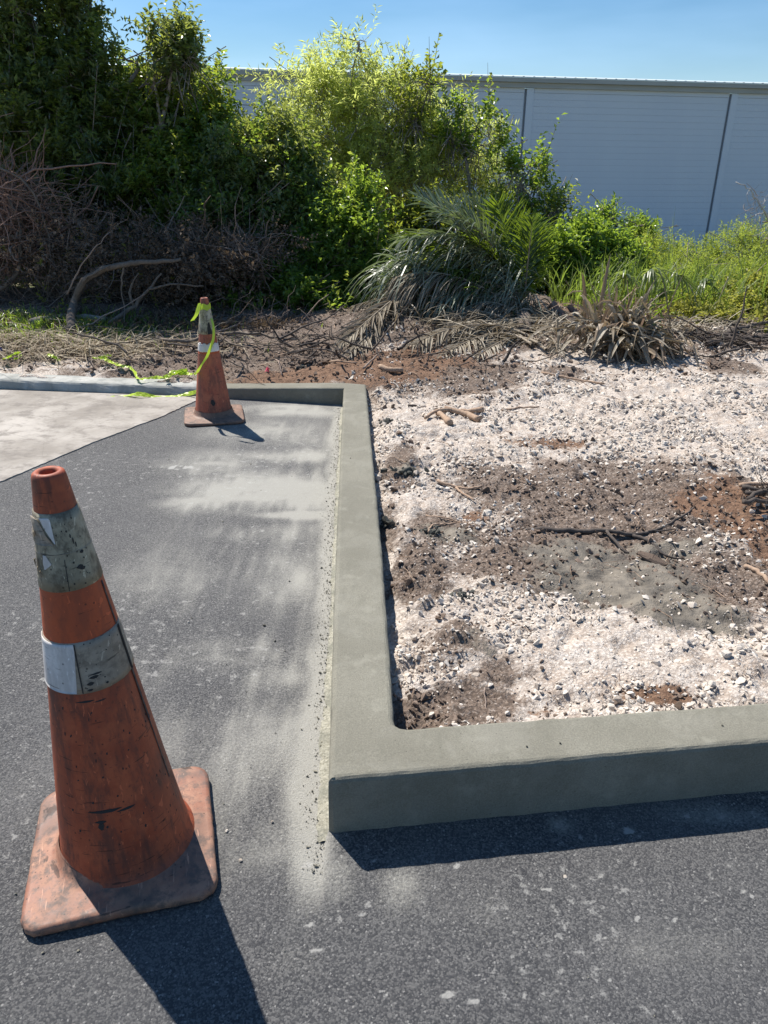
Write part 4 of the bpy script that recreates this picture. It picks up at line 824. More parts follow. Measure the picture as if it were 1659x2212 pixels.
def plant(name, label, cat, base, lobes, n_sp, lmat, bmat, leaf=(0.055, 0.028), n_leaf=10, L_sp=0.22, seed=1, trunks=None, n_limb=40, limb_r=(0.02, 0.004), group=None, droop=0.2, up=0.5, rnd=0.5, shell=0.45, spread=.9, second=None, clump=1.0):
    base = np.asarray(base, float); t = thing(name, label, cat, tuple(base), group)
    P, d = lobe_points(lobes, int(n_sp * 1.5), seed, shell); g = np.random.default_rng(seed + 1)
    q = P * 8.5 / clump + seed; cl = np.sin(q[:, 0] + 1.3 * np.sin(q[:, 2])) * np.sin(q[:, 2] * 1.1 + np.sin(q[:, 1] * .8)) * 1.0 + .35 * np.sin(q[:, 1] * 1.2 + q[:, 0] * .5)
    kp = g.random(len(P)) < np.clip(.45 + cl * 1.1, .10, 1); P, d = P[kp], d[kp]
    D = nrm(d * 0.6 + np.array([0, 0, up]) + g.normal(0, rnd, d.shape))
    v, f = sprays(P, D, n_leaf, L_sp, leaf[0], leaf[1], seed + 2, droop, spread); o = link('crown', mesh_np('crown', v - base, f, lmat), t)
    if second:
        P2, d2 = lobe_points(lobes, int(n_sp * second[1]), seed + 9, 0.3); v, f = sprays(P2, nrm(d2 + np.array([0, 0, up * 2])), n_leaf, L_sp, leaf[0], leaf[1], seed + 8, droop, spread); yg = link('young_growth', mesh_np('young_growth', v - base, f, second[0]), t); yg['kind'] = 'stuff'
    roots = []
    if trunks:
        parts = []
        for tr in trunks: pts, ra, rb_ = tr; parts.append(tube1(pts, ra, rb_, 8, 0.01, seed + len(parts))); roots.append(pts[-1]); roots.append(pts[len(pts) // 2])
        v, f = join(parts); link('trunk', mesh_np('trunk', v - base, f, bmat, True), t)
    else: roots = [base]
    roots = np.array(roots); tips = P[g.integers(0, len(P), n_limb)]; dd = np.linalg.norm(tips[:, None] - roots[None], axis=-1); rr = roots[dd.argmin(1)]
    v, f = limbs(rr, tips, limb_r[0], limb_r[1], seed + 3); link('branches', mesh_np('branches', v - base, f, bmat, True), t)
    if cat == 'tree':
        so, sdv = lobe_points(lobes, max(12, n_limb // 2), seed + 21, .02); kk = sdv[:, 2] > -.2; so, sdv = so[kk], sdv[kk]; sdv = nrm(sdv * .6 + np.array([0, 0, .8]) + g.normal(0, .25, sdv.shape)); st_ = so - sdv * .15
        v, f = sprays(st_, sdv, 16, .62, leaf[0], leaf[1], seed + 22, droop * .4, spread); o = link('long_shoots', mesh_np('long_shoots', v - base, f, lmat), t); o['kind'] = 'stuff'
        v, f = tubes(np.stack([st_ - sdv * .2, st_ + sdv * .2, st_ + sdv * .58], 1), np.broadcast_to(np.array([.006, .004, .0015]), (len(st_), 3)), 4); o = link('shoot_stems', mesh_np('shoot_stems', v - base, f, bmat, True), t); o['kind'] = 'stuff'
    tw = P[g.integers(0, len(P), min(len(P), n_limb * 9))]; j = g.normal(0, 0.16, tw.shape) - np.array([0, 0, 0.14]); Pt = np.stack([tw + j, tw + j * .45 + g.normal(0, .02, tw.shape), tw], 1)
    v, f = tubes(Pt, np.broadcast_to(np.array([0.005, 0.0035, 0.0015]), (len(tw), 3)), 3); link('twigs', mesh_np('twigs', v - base, f, bmat, True), t)
    return t
def LB(px, py, Y, rpx, rpy, ry=None, w=1.0):
    c = at(px, py, Y); rx = abs(at(px + rpx, py, Y)[0] - c[0]); rz = abs(at(px, py - rpy, Y)[2] - at(px, py + rpy, Y)[2]) / 2
    return (c, (rx, ry if ry else min(rx * 0.9, 0.65), rz), w)
def gnd(px, Y): 
    Y = VY(Y); xx = float(ray(px, 600)[0] / ray(px, 600)[1] * Y); return np.array([xx, Y, float(soil_h(np.array([xx]), np.array([float(Y)]), False)[0]) - 0.03])

# big dark trees at the left
b = gnd(150, 10.4)
plant('evergreen_tree', 'tall dark evergreen tree at the left edge reaching above the picture', 'tree', b,
      [LB(60, 70, 10.4, 130, 120), LB(170, 20, 10.4, 50, 80), LB(60, 250, 10.2, 160, 150), LB(200, 190, 10.4, 90, 110), LB(150, 360, 10.2, 190, 130), LB(-80, 150, 10.6, 120, 200), LB(10, -120, 10.4, 190, 150, None, .8)], 5600, L_DARK, BARK,
      leaf=(0.07, 0.030), n_leaf=12, seed=100, trunks=[([b, at(165, 520, 10.3), at(185, 380, 10.3), at(235, 240, 10.3), at(300, 150, 10.3)], 0.07, 0.018), ([b, at(120, 450, 10.5), at(90, 260, 10.5), at(60, 60, 10.6)], 0.06, 0.02), ([b + [.3, 0, 0], at(230, 430, 10.5), at(200, 200, 10.6), at(190, 20, 10.6)], 0.05, 0.015)],
      n_limb=110, limb_r=(0.022, 0.005), second=(L_OLIVE, .30))
b = gnd(-330, 11.5)
plant('evergreen_tree', 'dark evergreen tree standing just beyond the left edge of the picture', 'tree', b,
      [LB(-330, 150, 11.5, 200, 200), LB(-300, 350, 11.3, 200, 150)], 2600, L_DARK, BARK, leaf=(0.08, 0.038), n_leaf=11, seed=105, trunks=[([b, at(-330, 400, 11.5), at(-320, 150, 11.5)], .08, .03)], n_limb=50)
b = gnd(330, 11.0)
plant('evergreen_tree', 'slender evergreen tree with airy leafy tips against the sky right of the tallest tree', 'tree', b,
      [LB(365, 165, 10, 38, 55, .3, 1.6), LB(330, 100, 10, 14, 40, .2, 3.0), LB(404, 105, 10, 12, 50, .2, 4.0), LB(372, 95, 10, 10, 30, .15, 3), LB(370, 230, 11, 90, 60), LB(330, 330, 11, 110, 110)], 2100, L_DARK, BARK,
      leaf=(0.07, 0.030), n_leaf=11, seed=110, trunks=[([b, at(340, 430, 10), at(350, 280, 10), at(375, 150, 10), at(402, 80, 10)], 0.04, 0.004), ([at(350, 280, 10), at(335, 180, 10), at(328, 90, 10)], 0.018, 0.004)], n_limb=60, limb_r=(.014, .003), up=0.9, rnd=.35, second=(L_OLIVE, .1))
b = gnd(450, 10.6)
plant('evergreen_shrub', 'rounded olive green shrub filling the gap before the warehouse left of the willow', 'shrub', b,
      [LB(445, 270, 10.6, 55, 80), LB(380, 300, 10.4, 100, 90), LB(470, 185, 10.7, 14, 35, .2, 3), LB(300, 260, 10.5, 80, 90), LB(480, 340, 10.5, 60, 70), LB(400, 420, 10.2, 140, 110)], 4000, L_OLIVE, BARKD,
      leaf=(0.066, 0.032), n_leaf=11, seed=120, trunks=[([b, at(440, 450, 10.5), at(430, 330, 10.5), at(460, 220, 10.6)], 0.05, 0.012)], n_limb=70, limb_r=(.016, .004), second=(L_BRIGHT, .25))
b = gnd(560, 9.9)
plant('evergreen_shrub', 'dense dark glossy shrub behind the far cone sloping down towards the willow', 'shrub', b,
      [LB(560, 390, 9.9, 120, 120), LB(620, 470, 9.7, 90, 120), LB(480, 480, 9.7, 120, 110), LB(545, 300, 10, 35, 40, None, .8), LB(590, 330, 10, 50, 60), LB(640, 400, 9.9, 55, 80), LB(580, 580, 9.5, 120, 90), LB(700, 560, 9.7, 60, 100)], 5200, L_DARK, BARKD,
      leaf=(0.060, 0.032), n_leaf=11, seed=130, trunks=[([b, at(560, 540, 9.8), at(570, 440, 9.8), at(600, 350, 9.9)], 0.04, 0.01)], n_limb=80, limb_r=(.014, .004), second=(L_BRIGHT, .10))
b = gnd(220, 10.9)
plant('evergreen_shrub', 'deep dark undergrowth shrub behind the brush pile at the left', 'shrub', b,
      [LB(100, 480, 10.7, 220, 130), LB(330, 520, 10.5, 220, 130), LB(200, 600, 10.3, 280, 110), LB(-60, 420, 10.8, 100, 220), LB(480, 620, 10.0, 200, 90)], 5200, L_DARK, BARKD, leaf=(0.07, 0.036), n_leaf=10, seed=140, n_limb=60, shell=.6)

b = gnd(880, 11.0)
plant('evergreen_shrub', 'dim green shrub filling the gap under the willow behind the palm', 'shrub', b,
      [LB(860, 520, 11.0, 90, 80), LB(960, 500, 11.0, 90, 80), LB(1060, 520, 11.0, 80, 80), LB(900, 620, 10.6, 150, 80), LB(1080, 620, 10.6, 120, 80)], 2600, L_OLIVE, BARKD, leaf=(.06, .03), n_leaf=10, seed=145, n_limb=50)
# pale feathery willow
b = gnd(780, 12.4)
wl = [LB(770, 150, 12.4, 60, 75, None, .55), LB(700, 190, 12.4, 75, 80), LB(640, 200, 12.4, 60, 60, None, .6), LB(790, 260, 12.4, 110, 110), LB(690, 300, 12.3, 80, 80), LB(880, 250, 12.5, 70, 70), LB(930, 330, 12.4, 90, 100), LB(1010, 320, 12.4, 65, 70, None, .7), LB(850, 380, 12.2, 130, 90), LB(1030, 400, 12.4, 80, 70, None, .7), LB(720, 420, 12.2, 70, 100), LB(800, 100, 12.5, 22, 45, None, .5)]
plant('willow_tree', 'airy pale yellow green willow with thin stems in front of the warehouse wall', 'tree', b, wl, 3300, L_WILLOW, BARK, leaf=(0.085, 0.019), n_leaf=15, L_sp=0.34, seed=150,
      trunks=[([b, at(770, 470, 12.4), at(775, 330, 12.4), at(760, 200, 12.4), at(775, 90, 12.4)], .04, .008), ([b + [.3, 0, 0], at(850, 450, 12.4), at(830, 300, 12.4), at(790, 150, 12.4), at(765, 70, 12.4)], .035, .006), ([b + [-.2, 0, 0], at(725, 420, 12.4), at(715, 320, 12.4), at(690, 220, 12.4)], .03, .008),
              ([b + [.8, 0, 0], at(900, 440, 12.4), at(890, 330, 12.4), at(880, 230, 12.4)], .03, .008), ([b + [1.2, 0, 0], at(960, 450, 12.4), at(990, 360, 12.4), at(1010, 280, 12.4)], .03, .008)], n_limb=120, limb_r=(.011, .003), droop=.7, up=.45, rnd=.6, shell=.6, spread=.7)
# broadleaf stems standing through and right of the willow
def stem_tree(label, px0, pts, lobes, n_sp, seed, mat=L_BRIGHT, Yd=11.6, leaf=(.065, .040)):
    b = gnd(px0, Yd); plant('young_tree', label, 'tree', b, lobes, n_sp, mat, BARK, leaf=leaf, n_leaf=8, L_sp=.22, seed=seed, trunks=[([b] + [at(x_, y_, Yd) for x_, y_ in pts], .03, .006)], n_limb=24, limb_r=(.009, .003), up=1.0, rnd=.35, second=(L_OLIVE, .15), group=None)
stem_tree('young broadleaf tree whose dark tips rise over the warehouse eave behind the willow', 900, [(905, 400), (900, 280), (930, 180)], [LB(880, 185, 11.9, 24, 22, .2), LB(935, 180, 11.9, 22, 12, .2, .8), LB(890, 240, 11.9, 20, 40, .2, .5)], 70, 160, L_OLIVE, 11.9)
stem_tree('young broadleaf tree with upright leafy shoots just right of the willow crown', 1020, [(1020, 420), (1000, 320), (990, 220)], [LB(985, 240, 11.7, 18, 26, .2), LB(1008, 228, 11.7, 7, 22, .15, 3), LB(1055, 250, 11.7, 8, 40, .2, 4), LB(1030, 330, 11.7, 28, 50, .25), LB(970, 300, 11.7, 20, 40, .2), LB(1085, 305, 11.7, 10, 32, .2, 3)], 150, 170, L_BRIGHT, 11.7)
stem_tree('young broadleaf tree in front of the warehouse joint with stepped leafy shoots', 1120, [(1120, 480), (1125, 400), (1150, 360)], [LB(1110, 370, 11.5, 16, 36, .2, 2), LB(1162, 385, 11.5, 12, 42, .2, 3), LB(1100, 440, 11.5, 36, 50, .25), LB(1195, 450, 11.4, 10, 26, .2, 2), LB(1145, 480, 11.4, 45, 50, .25)], 190, 180, L_BRIGHT, 11.5)
stem_tree('small thin leafed sapling with dry olive foliage right of the stepped tree', 1190, [(1190, 520), (1195, 450), (1220, 430)], [LB(1200, 480, 11.2, 34, 50, None, .5), LB(1180, 540, 11.2, 50, 50), LB(1240, 470, 11.2, 18, 26, None, .4)], 230, 190, L_OLIVE, 11.2, (.06, .03))
# bright shrub in the middle, seen under the willow
b = gnd(740, 9.4)
plant('pepper_shrub', 'bright green glossy shrub below the willow beside the palm clump', 'shrub', b,
      [LB(700, 480, 9.5, 65, 60), LB(770, 440, 9.6, 40, 55), LB(750, 540, 9.3, 90, 80), LB(690, 600, 9.2, 70, 80), LB(800, 610, 9.1, 60, 90), LB(740, 660, 9.0, 90, 60)], 3000, L_BRIGHT, BARKD, leaf=(.055, .032), n_leaf=11, seed=200, n_limb=50, second=(L_FERN, .08))
b = gnd(560, 8.8)
plant('pepper_shrub', 'low bright green branch of leaves just right of the far cone tip', 'shrub', b, [LB(540, 590, 8.8, 70, 28), LB(610, 600, 8.8, 50, 22), LB(560, 660, 8.4, 100, 40, .35, 1.6), LB(640, 640, 8.4, 60, 50, .35, 1.2), LB(470, 690, 8.0, 60, 20, .3, .8)], 1300, L_BRIGHT, BARKD, leaf=(.05, .03), n_leaf=10, L_sp=.15, seed=210, n_limb=30, limb_r=(.008, .003))
# green masses on the right
b = gnd(1220, 10.2)
plant('leafy_shrub', 'vivid green leafy shrub directly right of the palm clump', 'shrub', b, [LB(1230, 560, 10.2, 80, 60), LB(1180, 600, 10.0, 60, 70), LB(1260, 620, 9.9, 80, 60), LB(1310, 560, 10.3, 50, 50)], 2400, L_BRIGHT, BARKD, leaf=(.06, .034), n_leaf=11, seed=220, n_limb=40)
FERN = []
for k, (px, py, Yd, rx, ry, n_, lab) in enumerate([
    (1310, 500, 11.2, 26, 50, 130, 'tall thin leucaena sapling with a leafy tip left of centre before the blue wall'),
    (1380, 510, 11.4, 34, 38, 130, 'leucaena sapling with a flat spreading top before the blue wall'),
    (1270, 510, 11.0, 34, 34, 110, 'short leucaena sapling leaning over the vivid green shrub'),
    (1400, 560, 10.8, 70, 36, 420, 'feathery weed thicket beneath the flat topped sapling'),
    (1500, 570, 10.9, 70, 34, 420, 'feathery weed thicket below the second warehouse joint'),
    (1600, 545, 11.0, 60, 36, 420, 'feathery bush at the right edge beneath the bare silver branch'),
    (1660, 540, 10.6, 60, 50, 420, 'tall feathery bush cut off by the right edge'),
    (1340, 610, 10.0, 80, 45, 560, 'green weed thicket behind the cut palmetto clump'),
    (1470, 620, 9.9, 80, 40, 560, 'light green weed thicket above the fallen fan leaf'),
    (1600, 620, 9.8, 90, 50, 620, 'yellow green weed thicket at the right above the log pile')]):
    b = gnd(px, Yd); plant('leucaena' if k < 3 else 'weed_thicket', lab, 'sapling' if k < 3 else 'weeds', b, [LB(px, py, Yd, rx, ry), LB(px + rx * .4, py + ry * 1.3, Yd, rx * .9, ry)] if k > 2 else [LB(px, py, Yd, rx, ry), LB(px + 4, py + ry, Yd, rx * .4, ry * .7)], int(n_ * 1.5), L_BRIGHT if k < 3 or k == 7 else L_FERN, BARK,
                           leaf=(.05, .02) if k < 3 else (.034, .010), n_leaf=12 if k < 3 else 20, L_sp=.18 if k < 3 else .24, seed=300 + k * 7, trunks=[([b, at(px + 3, py + 60, Yd), at(px, py - ry * .6, Yd)], .018, .005)], n_limb=18, limb_r=(.007, .002), up=.9, rnd=.5, droop=.5, spread=.6)
b = gnd(1600, 9.0)
plant('vine_mass', 'yellowish creeping vine covering the bank above the log pile', 'vine', b, [LB(1560, 680, 9.0, 110, 36), LB(1640, 650, 9.0, 80, 40), LB(1470, 690, 8.9, 60, 22, None, .8)], 1500, L_YEL, BARK, leaf=(.045, .034), n_leaf=9, L_sp=.16, seed=400, n_limb=30, limb_r=(.005, .002))

# undergrowth as one mass: tall grass and low weeds on the bank
def blades(P, L, W, seed, lean=0.5, K=4, dirs=None):
    g = np.random.default_rng(seed); N = len(P); a = g.uniform(0, 2 * np.pi, N); d = np.stack([np.cos(a), np.sin(a), np.zeros(N)], -1) if dirs is None else dirs
    l = L * g.uniform(.5, 1.3, N); le = lean * g.uniform(.3, 1.4, N); sd_ = nrm(np.cross(d, np.array([0, 0, 1.0])) + g.normal(0, .2, (N, 3))); t = np.linspace(0, 1, K)
    C_ = P[:, None] + d[:, None] * (le[:, None] * l[:, None] * t[None] ** 2)[..., None] + np.array([0, 0, 1.0]) * (l[:, None] * (t[None] - 0.35 * le[:, None] * t[None] ** 2))[..., None]
    w = (W * g.uniform(.6, 1.2, N))[:, None] * np.array([.7, 1, .75, .05] if K == 4 else np.linspace(1, .05, K))[None]
    V = np.stack([C_ - sd_[:, None] * w[..., None] * .5, C_ + sd_[:, None] * w[..., None] * .5], 2).reshape(-1, 3)
    i = np.arange(N)[:, None] * K * 2; k = np.arange(K - 1)[None] * 2
    return V, np.stack([i + k, i + k + 1, i + k + 3, i + k + 2], -1).reshape(-1, 4)
g = np.random.default_rng(55); n_ = 11000; x = g.uniform(1.6, 8.0, n_); y = g.uniform(7.2, 12.5, n_); h = soil_h(x, y, False)
v, f = blades(np.stack([x, y, h], -1), 0.42, 0.012, 56, 0.7); stuff('tall_grass', mesh_np('tall_grass', v, f, L_GRASS), 'tall green grass and weeds covering the bank at the right', 'grass')
g = np.random.default_rng(155); n_ = 120; x = g.uniform(1.9, 4.6, n_); y = g.uniform(7.0, 8.2, n_)
v, f = blades(np.stack([x, y, soil_h(x, y, False)], -1), 0.75, 0.014, 156, 0.45, 5); stuff('reed_blades', mesh_np('reed_blades', v, f, L_GRASS), 'long pale arching grass blades standing above the weeds', 'grass')
g = np.random.default_rng(57); n_ = 2600; c = onz(120, 722, .12); x = g.normal(c[0], .55, n_); y = g.normal(c[1] + .1, .22, n_)
v, f = blades(np.stack([x, y, soil_h(x, y)], -1), 0.09, 0.008, 58, 0.9); stuff('grass_patch', mesh_np('grass_patch', v, f, L_BRIGHT), 'small patch of low green grass in front of the brush pile at the left', 'grass')
g = np.random.default_rng(59); n_ = 1300; c = onz(90, 745, .12); x = g.normal(c[0], .7, n_); y = g.normal(c[1], .18, n_); dr = nrm(np.stack([g.normal(0, 1, n_), g.normal(0, .6, n_), np.zeros(n_)], -1))
v, f = blades(np.stack([x, y, soil_h(x, y) + .01], -1), 0.16, 0.009, 60, 2.2, dirs=dr); v[:, 2] = np.minimum(v[:, 2], 0.24); stuff('dry_straw', mesh_np('dry_straw', v, f, STRAW), 'dry straw coloured palm litter strewn on the soil at the left', 'straw')

# ------------------------------------------------------------------ brush pile
def sticks(n_, lobes, L, R, seed, K=7, wander=0.24, flat=1.0, sides=4, bias=(0, 0, 0)):
    g = np.random.default_rng(seed); P0, _ = lobe_points(lobes, n_, seed, .5); d = nrm(g.normal(0, 1, (n_, 3)) * np.array([1, .6, flat]) + np.array(bias)); l = L * g.lognormal(0, .45, n_)
    P = np.empty((n_, K, 3)); P[:, 0] = P0
    for k in range(1, K):
        d = nrm(d + g.normal(0, wander, d.shape)); P[:, k] = P[:, k - 1] + d * (l / K)[:, None]
    r = (R * g.lognormal(0, .7, n_).clip(.3, 4.5))[:, None] * np.linspace(1, .35, K)[None]; return tubes(P, r, sides)
brush = [LB(60, 540, 8.9, 190, 90, .4), LB(10, 440, 9.0, 100, 60, .4, .5), LB(260, 590, 8.8, 190, 80, .4), LB(440, 570, 8.7, 80, 45, .4), LB(150, 660, 8.6, 260, 40, .35), LB(390, 655, 8.6, 120, 40, .35), LB(-60, 480, 9.0, 90, 130, .4), LB(180, 700, 7.6, 200, 16, .25, 1.5), LB(480, 705, 7.5, 140, 14, .25, 1.5)]
v, f = sticks(2000, brush, .42, .0034, 70, flat=.6); stuff('brush_pile', mesh_np('brush_pile', v, f, TWIG, True), 'tangled grey dead branches heaped under the trees at the left', 'brush')
v, f = sticks(800, [LB(20, 420, 8.7, 80, 60), LB(20, 510, 8.6, 90, 80), LB(110, 480, 8.7, 70, 50, None, .5)], .42, .0034, 71, bias=(.2, 0, .3)); stuff('red_brush', mesh_np('red_brush', v, f, REDTWIG, True), 'reddish brown wiry twigs on the upper left of the brush heap', 'brush')
v, f = sticks(1000, [LB(530, 545, 8.3, 60, 30, .3), LB(430, 560, 8.5, 100, 45, .3), LB(600, 690, 8.0, 180, 30, .3)], .24, .0028, 72); stuff('fine_brush', mesh_np('fine_brush', v, f, TWIG, True), 'fine grey twigs spilling from the heap behind the far cone', 'brush')
P, d = lobe_points([LB(560, 545, 8.45, 80, 40), LB(400, 560, 8.5, 150, 60), LB(460, 610, 8.4, 120, 50), LB(200, 540, 8.6, 200, 80, None, .4)], 1500, 73); v, f = sprays(P, nrm(d + np.array([0, 0, -.2])), 9, .2, .045, .022, 74, .3)
P, d = lobe_points([LB(180, 690, 8.0, 220, 14, .3), LB(450, 690, 8.0, 200, 14, .3)], 500, 77); v2, f2 = sprays(P, nrm(d * [1, 1, .1]), 7, .15, .05, .026, 78, .2); v, f = join([(v, f), (v2, f2)])
stuff('withered_leaves', mesh_np('withered_leaves', v, f, L_BROWN), 'withered curled brown leaves still hanging in the brush heap', 'dead leaves')
P, d = lobe_points(brush, 300, 75, .4); v, f = sprays(P, nrm(d + np.array([0, 0, .6])), 8, .12, .04, .022, 76); stuff('sprouts', mesh_np('sprouts', v, f, L_YEL), 'few yellow green sprouts among the dead brush', 'sprouts')
def limb_thing(name, label, cat, pts, r0, r1, mat, side=None, seed=1, group=None, sides=8, jitter=.006):
    base = np.array(pts[0], float); t = thing(name, label, cat, tuple(base), group); v, f = tube1(pts, r0, r1, sides, jitter, seed); link('stem', mesh_np('stem', v - base, f, mat, True), t)
    for k, (pp, ra, rb_) in enumerate(side or []): v, f = tube1(pp, ra, rb_, 6, jitter * .7, seed + k + 3); link('side_branch', mesh_np('side_branch', v - base, f, mat, True), t)
    return t
Yb = 6.9
limb_thing('bent_trunk', 'thick bare trunk arching to the right over the brush pile left of the far cone', 'trunk', [at(152, 715, Yb), at(158, 660, Yb), at(178, 615, Yb), at(215, 585, Yb), at(270, 571, Yb), at(320, 566, Yb + .1), at(390, 560, Yb + .3)], .036, .016, BARKD,
           [([at(178, 615, Yb), at(190, 598, Yb - .1), at(240, 572, Yb - .1)], .012, .006), ([at(270, 571, Yb), at(262, 610, Yb - .05), at(268, 660, Yb - .1), at(270, 700, Yb - .1)], .009, .004)])
limb_thing('fallen_branch', 'leaning grey branch forking right of the bent trunk', 'branch', [at(235, 700, Yb + .1), at(290, 660, Yb + .1), at(320, 625, Yb + .1), at(350, 590, Yb + .2)], .022, .008, BARKD, [([at(290, 660, Yb + .1), at(280, 625, Yb + .1), at(300, 590, Yb + .2)], .014, .006), ([at(320, 625, Yb + .1), at(370, 615, Yb), at(440, 620, Yb)], .012, .005)], 5)
limb_thing('fallen_branch', 'long pale whip of a branch curving up across the dark undergrowth', 'branch', [at(145, 635, Yb - .1), at(175, 575, Yb - .1), at(210, 530, Yb - .1), at(238, 500, Yb)], .008, .003, TWIG, seed=7)
limb_thing('fallen_branch', 'long horizontal grey branch lying on the soil behind the far cone', 'branch', [at(340, 728, 7.1), at(400, 738, 7.1), at(470, 722, 7.2), at(560, 722, 7.3), at(640, 735, 7.3)], .016, .008, BARKD, [([at(470, 722, 7.2), at(500, 742, 7.1), at(540, 750, 7.0)], .01, .004)], 8)
limb_thing('fallen_branch', 'thin pale forked branch sticking out right of the far cone tip', 'branch', [at(462, 716, 7.0), at(500, 708, 6.9), at(545, 695, 6.9), at(592, 672, 6.9)], .007, .003, TWIG, [([at(500, 708, 6.9), at(530, 690, 6.9), at(568, 676, 6.9)], .005, .003)], 9)
limb_thing('fallen_branch', 'brown curved branch in the heap at the left edge', 'branch', [at(-20, 350, 8.3), at(60, 400, 8.2), at(95, 470, 8.2), at(110, 560, 8.1), at(100, 640, 8.1)], .011, .005, BARKD, seed=10)
limb_thing('fallen_branch', 'heavy dark limb slanting down at the far left of the heap', 'branch', [at(-30, 640, 8.0), at(20, 610, 8.0), at(45, 560, 8.1), at(40, 480, 8.2), at(15, 420, 8.4)], .024, .010, BARKD, seed=11)
limb_thing('fallen_log', 'low mossy log at the foot of the bent trunk', 'log', [at(70, 700, 8.0), at(140, 690, 8.0), at(230, 694, 8.0)], .05, .04, BARK, seed=12)
limb_thing('dry_vine', 'two thin parallel dry vine stems rising from the dark shrub towards the willow', 'vine', [at(505, 470, 9.2), at(560, 430, 9.2), at(610, 390, 9.2)], .006, .004, TWIG, [([at(512, 478, 9.2), at(565, 440, 9.2), at(625, 395, 9.2)], .006, .004)], 13)
limb_thing('silver_branch', 'bare silvery forked branch hanging before the warehouse at the right edge', 'branch', [at(1700, 510, 9.8), at(1665, 475, 9.8), at(1640, 440, 9.8), at(1620, 410, 9.8), at(1590, 396, 9.8)], .014, .004, SILVER,
           [([at(1645, 450, 9.8), at(1652, 435, 9.8), at(1658, 420, 9.8)], .005, .002), ([at(1650, 460, 9.8), at(1630, 470, 9.8), at(1640, 500, 9.8)], .006, .002), ([at(1620, 410, 9.8), at(1612, 425, 9.8), at(1618, 445, 9.8)], .004, .0015), ([at(1665, 475, 9.8), at(1650, 500, 9.8), at(1625, 510, 9.8)], .004, .0015)], 14, jitter=.008)
g = np.random.default_rng(80); v, f = sticks(70, [LB(1635, 450, 9.8, 25, 50)], .14, .0016, 81, K=4); o = link('fine_twigs', mesh_np('fine_twigs', v - np.array(bpy.data.objects['silver_branch'].location), f, BARK, True), bpy.data.objects['silver_branch']); o['kind'] = 'stuff'
# bundles of sticks right
Yr = 7.0
lg = [('long dark log lying on the soil at the right, topmost of the log pile', [at(1400, 712, 7.3), at(1480, 716, 7.3), at(1560, 722, 7.2), at(1680, 728, 7.2)], .028, BLACKWOOD),
      ('dark branch rising to the right edge from the log pile', [at(1530, 742, 6.9), at(1570, 722, 6.9), at(1610, 708, 6.9), at(1670, 690, 6.9)], .026, BLACKWOOD),
      ('dark split log pointing left at the front of the log pile', [at(1520, 728, 7.0), at(1560, 726, 7.0), at(1600, 732, 6.9), at(1670, 738, 6.9)], .018, BLACKWOOD),
      ('thin dark stick under the log pile', [at(1290, 700, 7.2), at(1380, 728, 7.1), at(1450, 735, 7.1), at(1500, 738, 7.1)], .009, BLACKWOOD),
      ('pale dry stick in front of the cut palmetto roots', [at(1200, 688, 7.1), at(1260, 712, 7.0), at(1330, 735, 6.9), at(1390, 750, 6.8)], .009, TWIG)]
for k, (lab, pts, r, mt) in enumerate(lg): limb_thing('log', lab, 'log', pts, r, r * .6, mt, seed=20 + k, jitter=.008)
v, f = sticks(90, [LB(1580, 735, 7.0, 120, 14)], .4, .004, 82, flat=.15); stuff('stick_litter', mesh_np('stick_litter', v, f, BLACKWOOD, True), 'small dark sticks jumbled around the log pile at the right', 'sticks')

# sticks lying on the gravel ----------------------------------------------------
def onsoil(px, py, lift=.01):
    p = onz(px, py, .12); return np.array([p[0], p[1], float(soil_h(p[:1], p[1:2])[0]) + lift])
def ground_stick(label, pts, r0, r1, mat, side=None, seed=1, lift=.012, name='stick', cat='stick', sides=8): 
    return limb_thing(name, label, cat, [onsoil(a, b_, lift) for a, b_ in pts], r0, r1, mat, [([onsoil(a, b_, lift) for a, b_ in s_[0]], s_[1], s_[2]) for s_ in (side or [])], seed, sides=sides, jitter=.002)
ground_stick('dark forked short log lying on the gravel beyond the long kerb', [(918, 905), (945, 890), (975, 885), (1010, 892), (1035, 905)], .008, .020, CUTWOOD, [([(960, 883), (1000, 884), (1045, 888)], .012, .017)], 1, .022, 'log', 'log')
ground_stick('short pale brown stick propped against the forked log', [(945, 888), (958, 900), (972, 920)], .016, .018, CUTWOOD, None, 2, .016)
ground_stick('long thin dry stick on the crest of the gravel ridge', [(1170, 805), (1215, 814), (1265, 822), (1305, 830)], .007, .006, CUTWOOD, None, 3)
ground_stick('short straight brown stick on the gravel right of the forked log', [(1083, 888), (1120, 886), (1165, 884)], .006, .005, CUTWOOD, None, 4, .008)
ground_stick('tiny dark stick on the gravel near the end of the long kerb', [(882, 861), (900, 862), (915, 861)], .007, .006, BLACKWOOD, None, 5, .008)
ground_stick('long blackened forked stick half sunk in the mud', [(1140, 1134), (1200, 1140), (1260, 1143), (1310, 1148), (1365, 1152), (1420, 1140), (1470, 1120), (1500, 1095)], .012, .004, BLACKWOOD,
             [([(1365, 1152), (1400, 1165), (1440, 1185), (1480, 1190)], .008, .003), ([(1310, 1148), (1340, 1175), (1360, 1185)], .007, .004), ([(1400, 1146), (1450, 1142), (1530, 1125)], .004, .002)], 6, .010)
ground_stick('pale thin bent twig on the soil left of the mud', [(925, 1155), (935, 1135), (960, 1128), (1000, 1125), (1030, 1120)], .004, .003, CUTWOOD, None, 7, .007)
ground_stick('pale forked stick among the twigs beside the long kerb', [(945, 1040), (980, 1048), (1010, 1055), (1040, 1057)], .007, .005, CUTWOOD, [([(985, 1049), (1000, 1065), (1025, 1082)], .006, .004)], 8, .012)
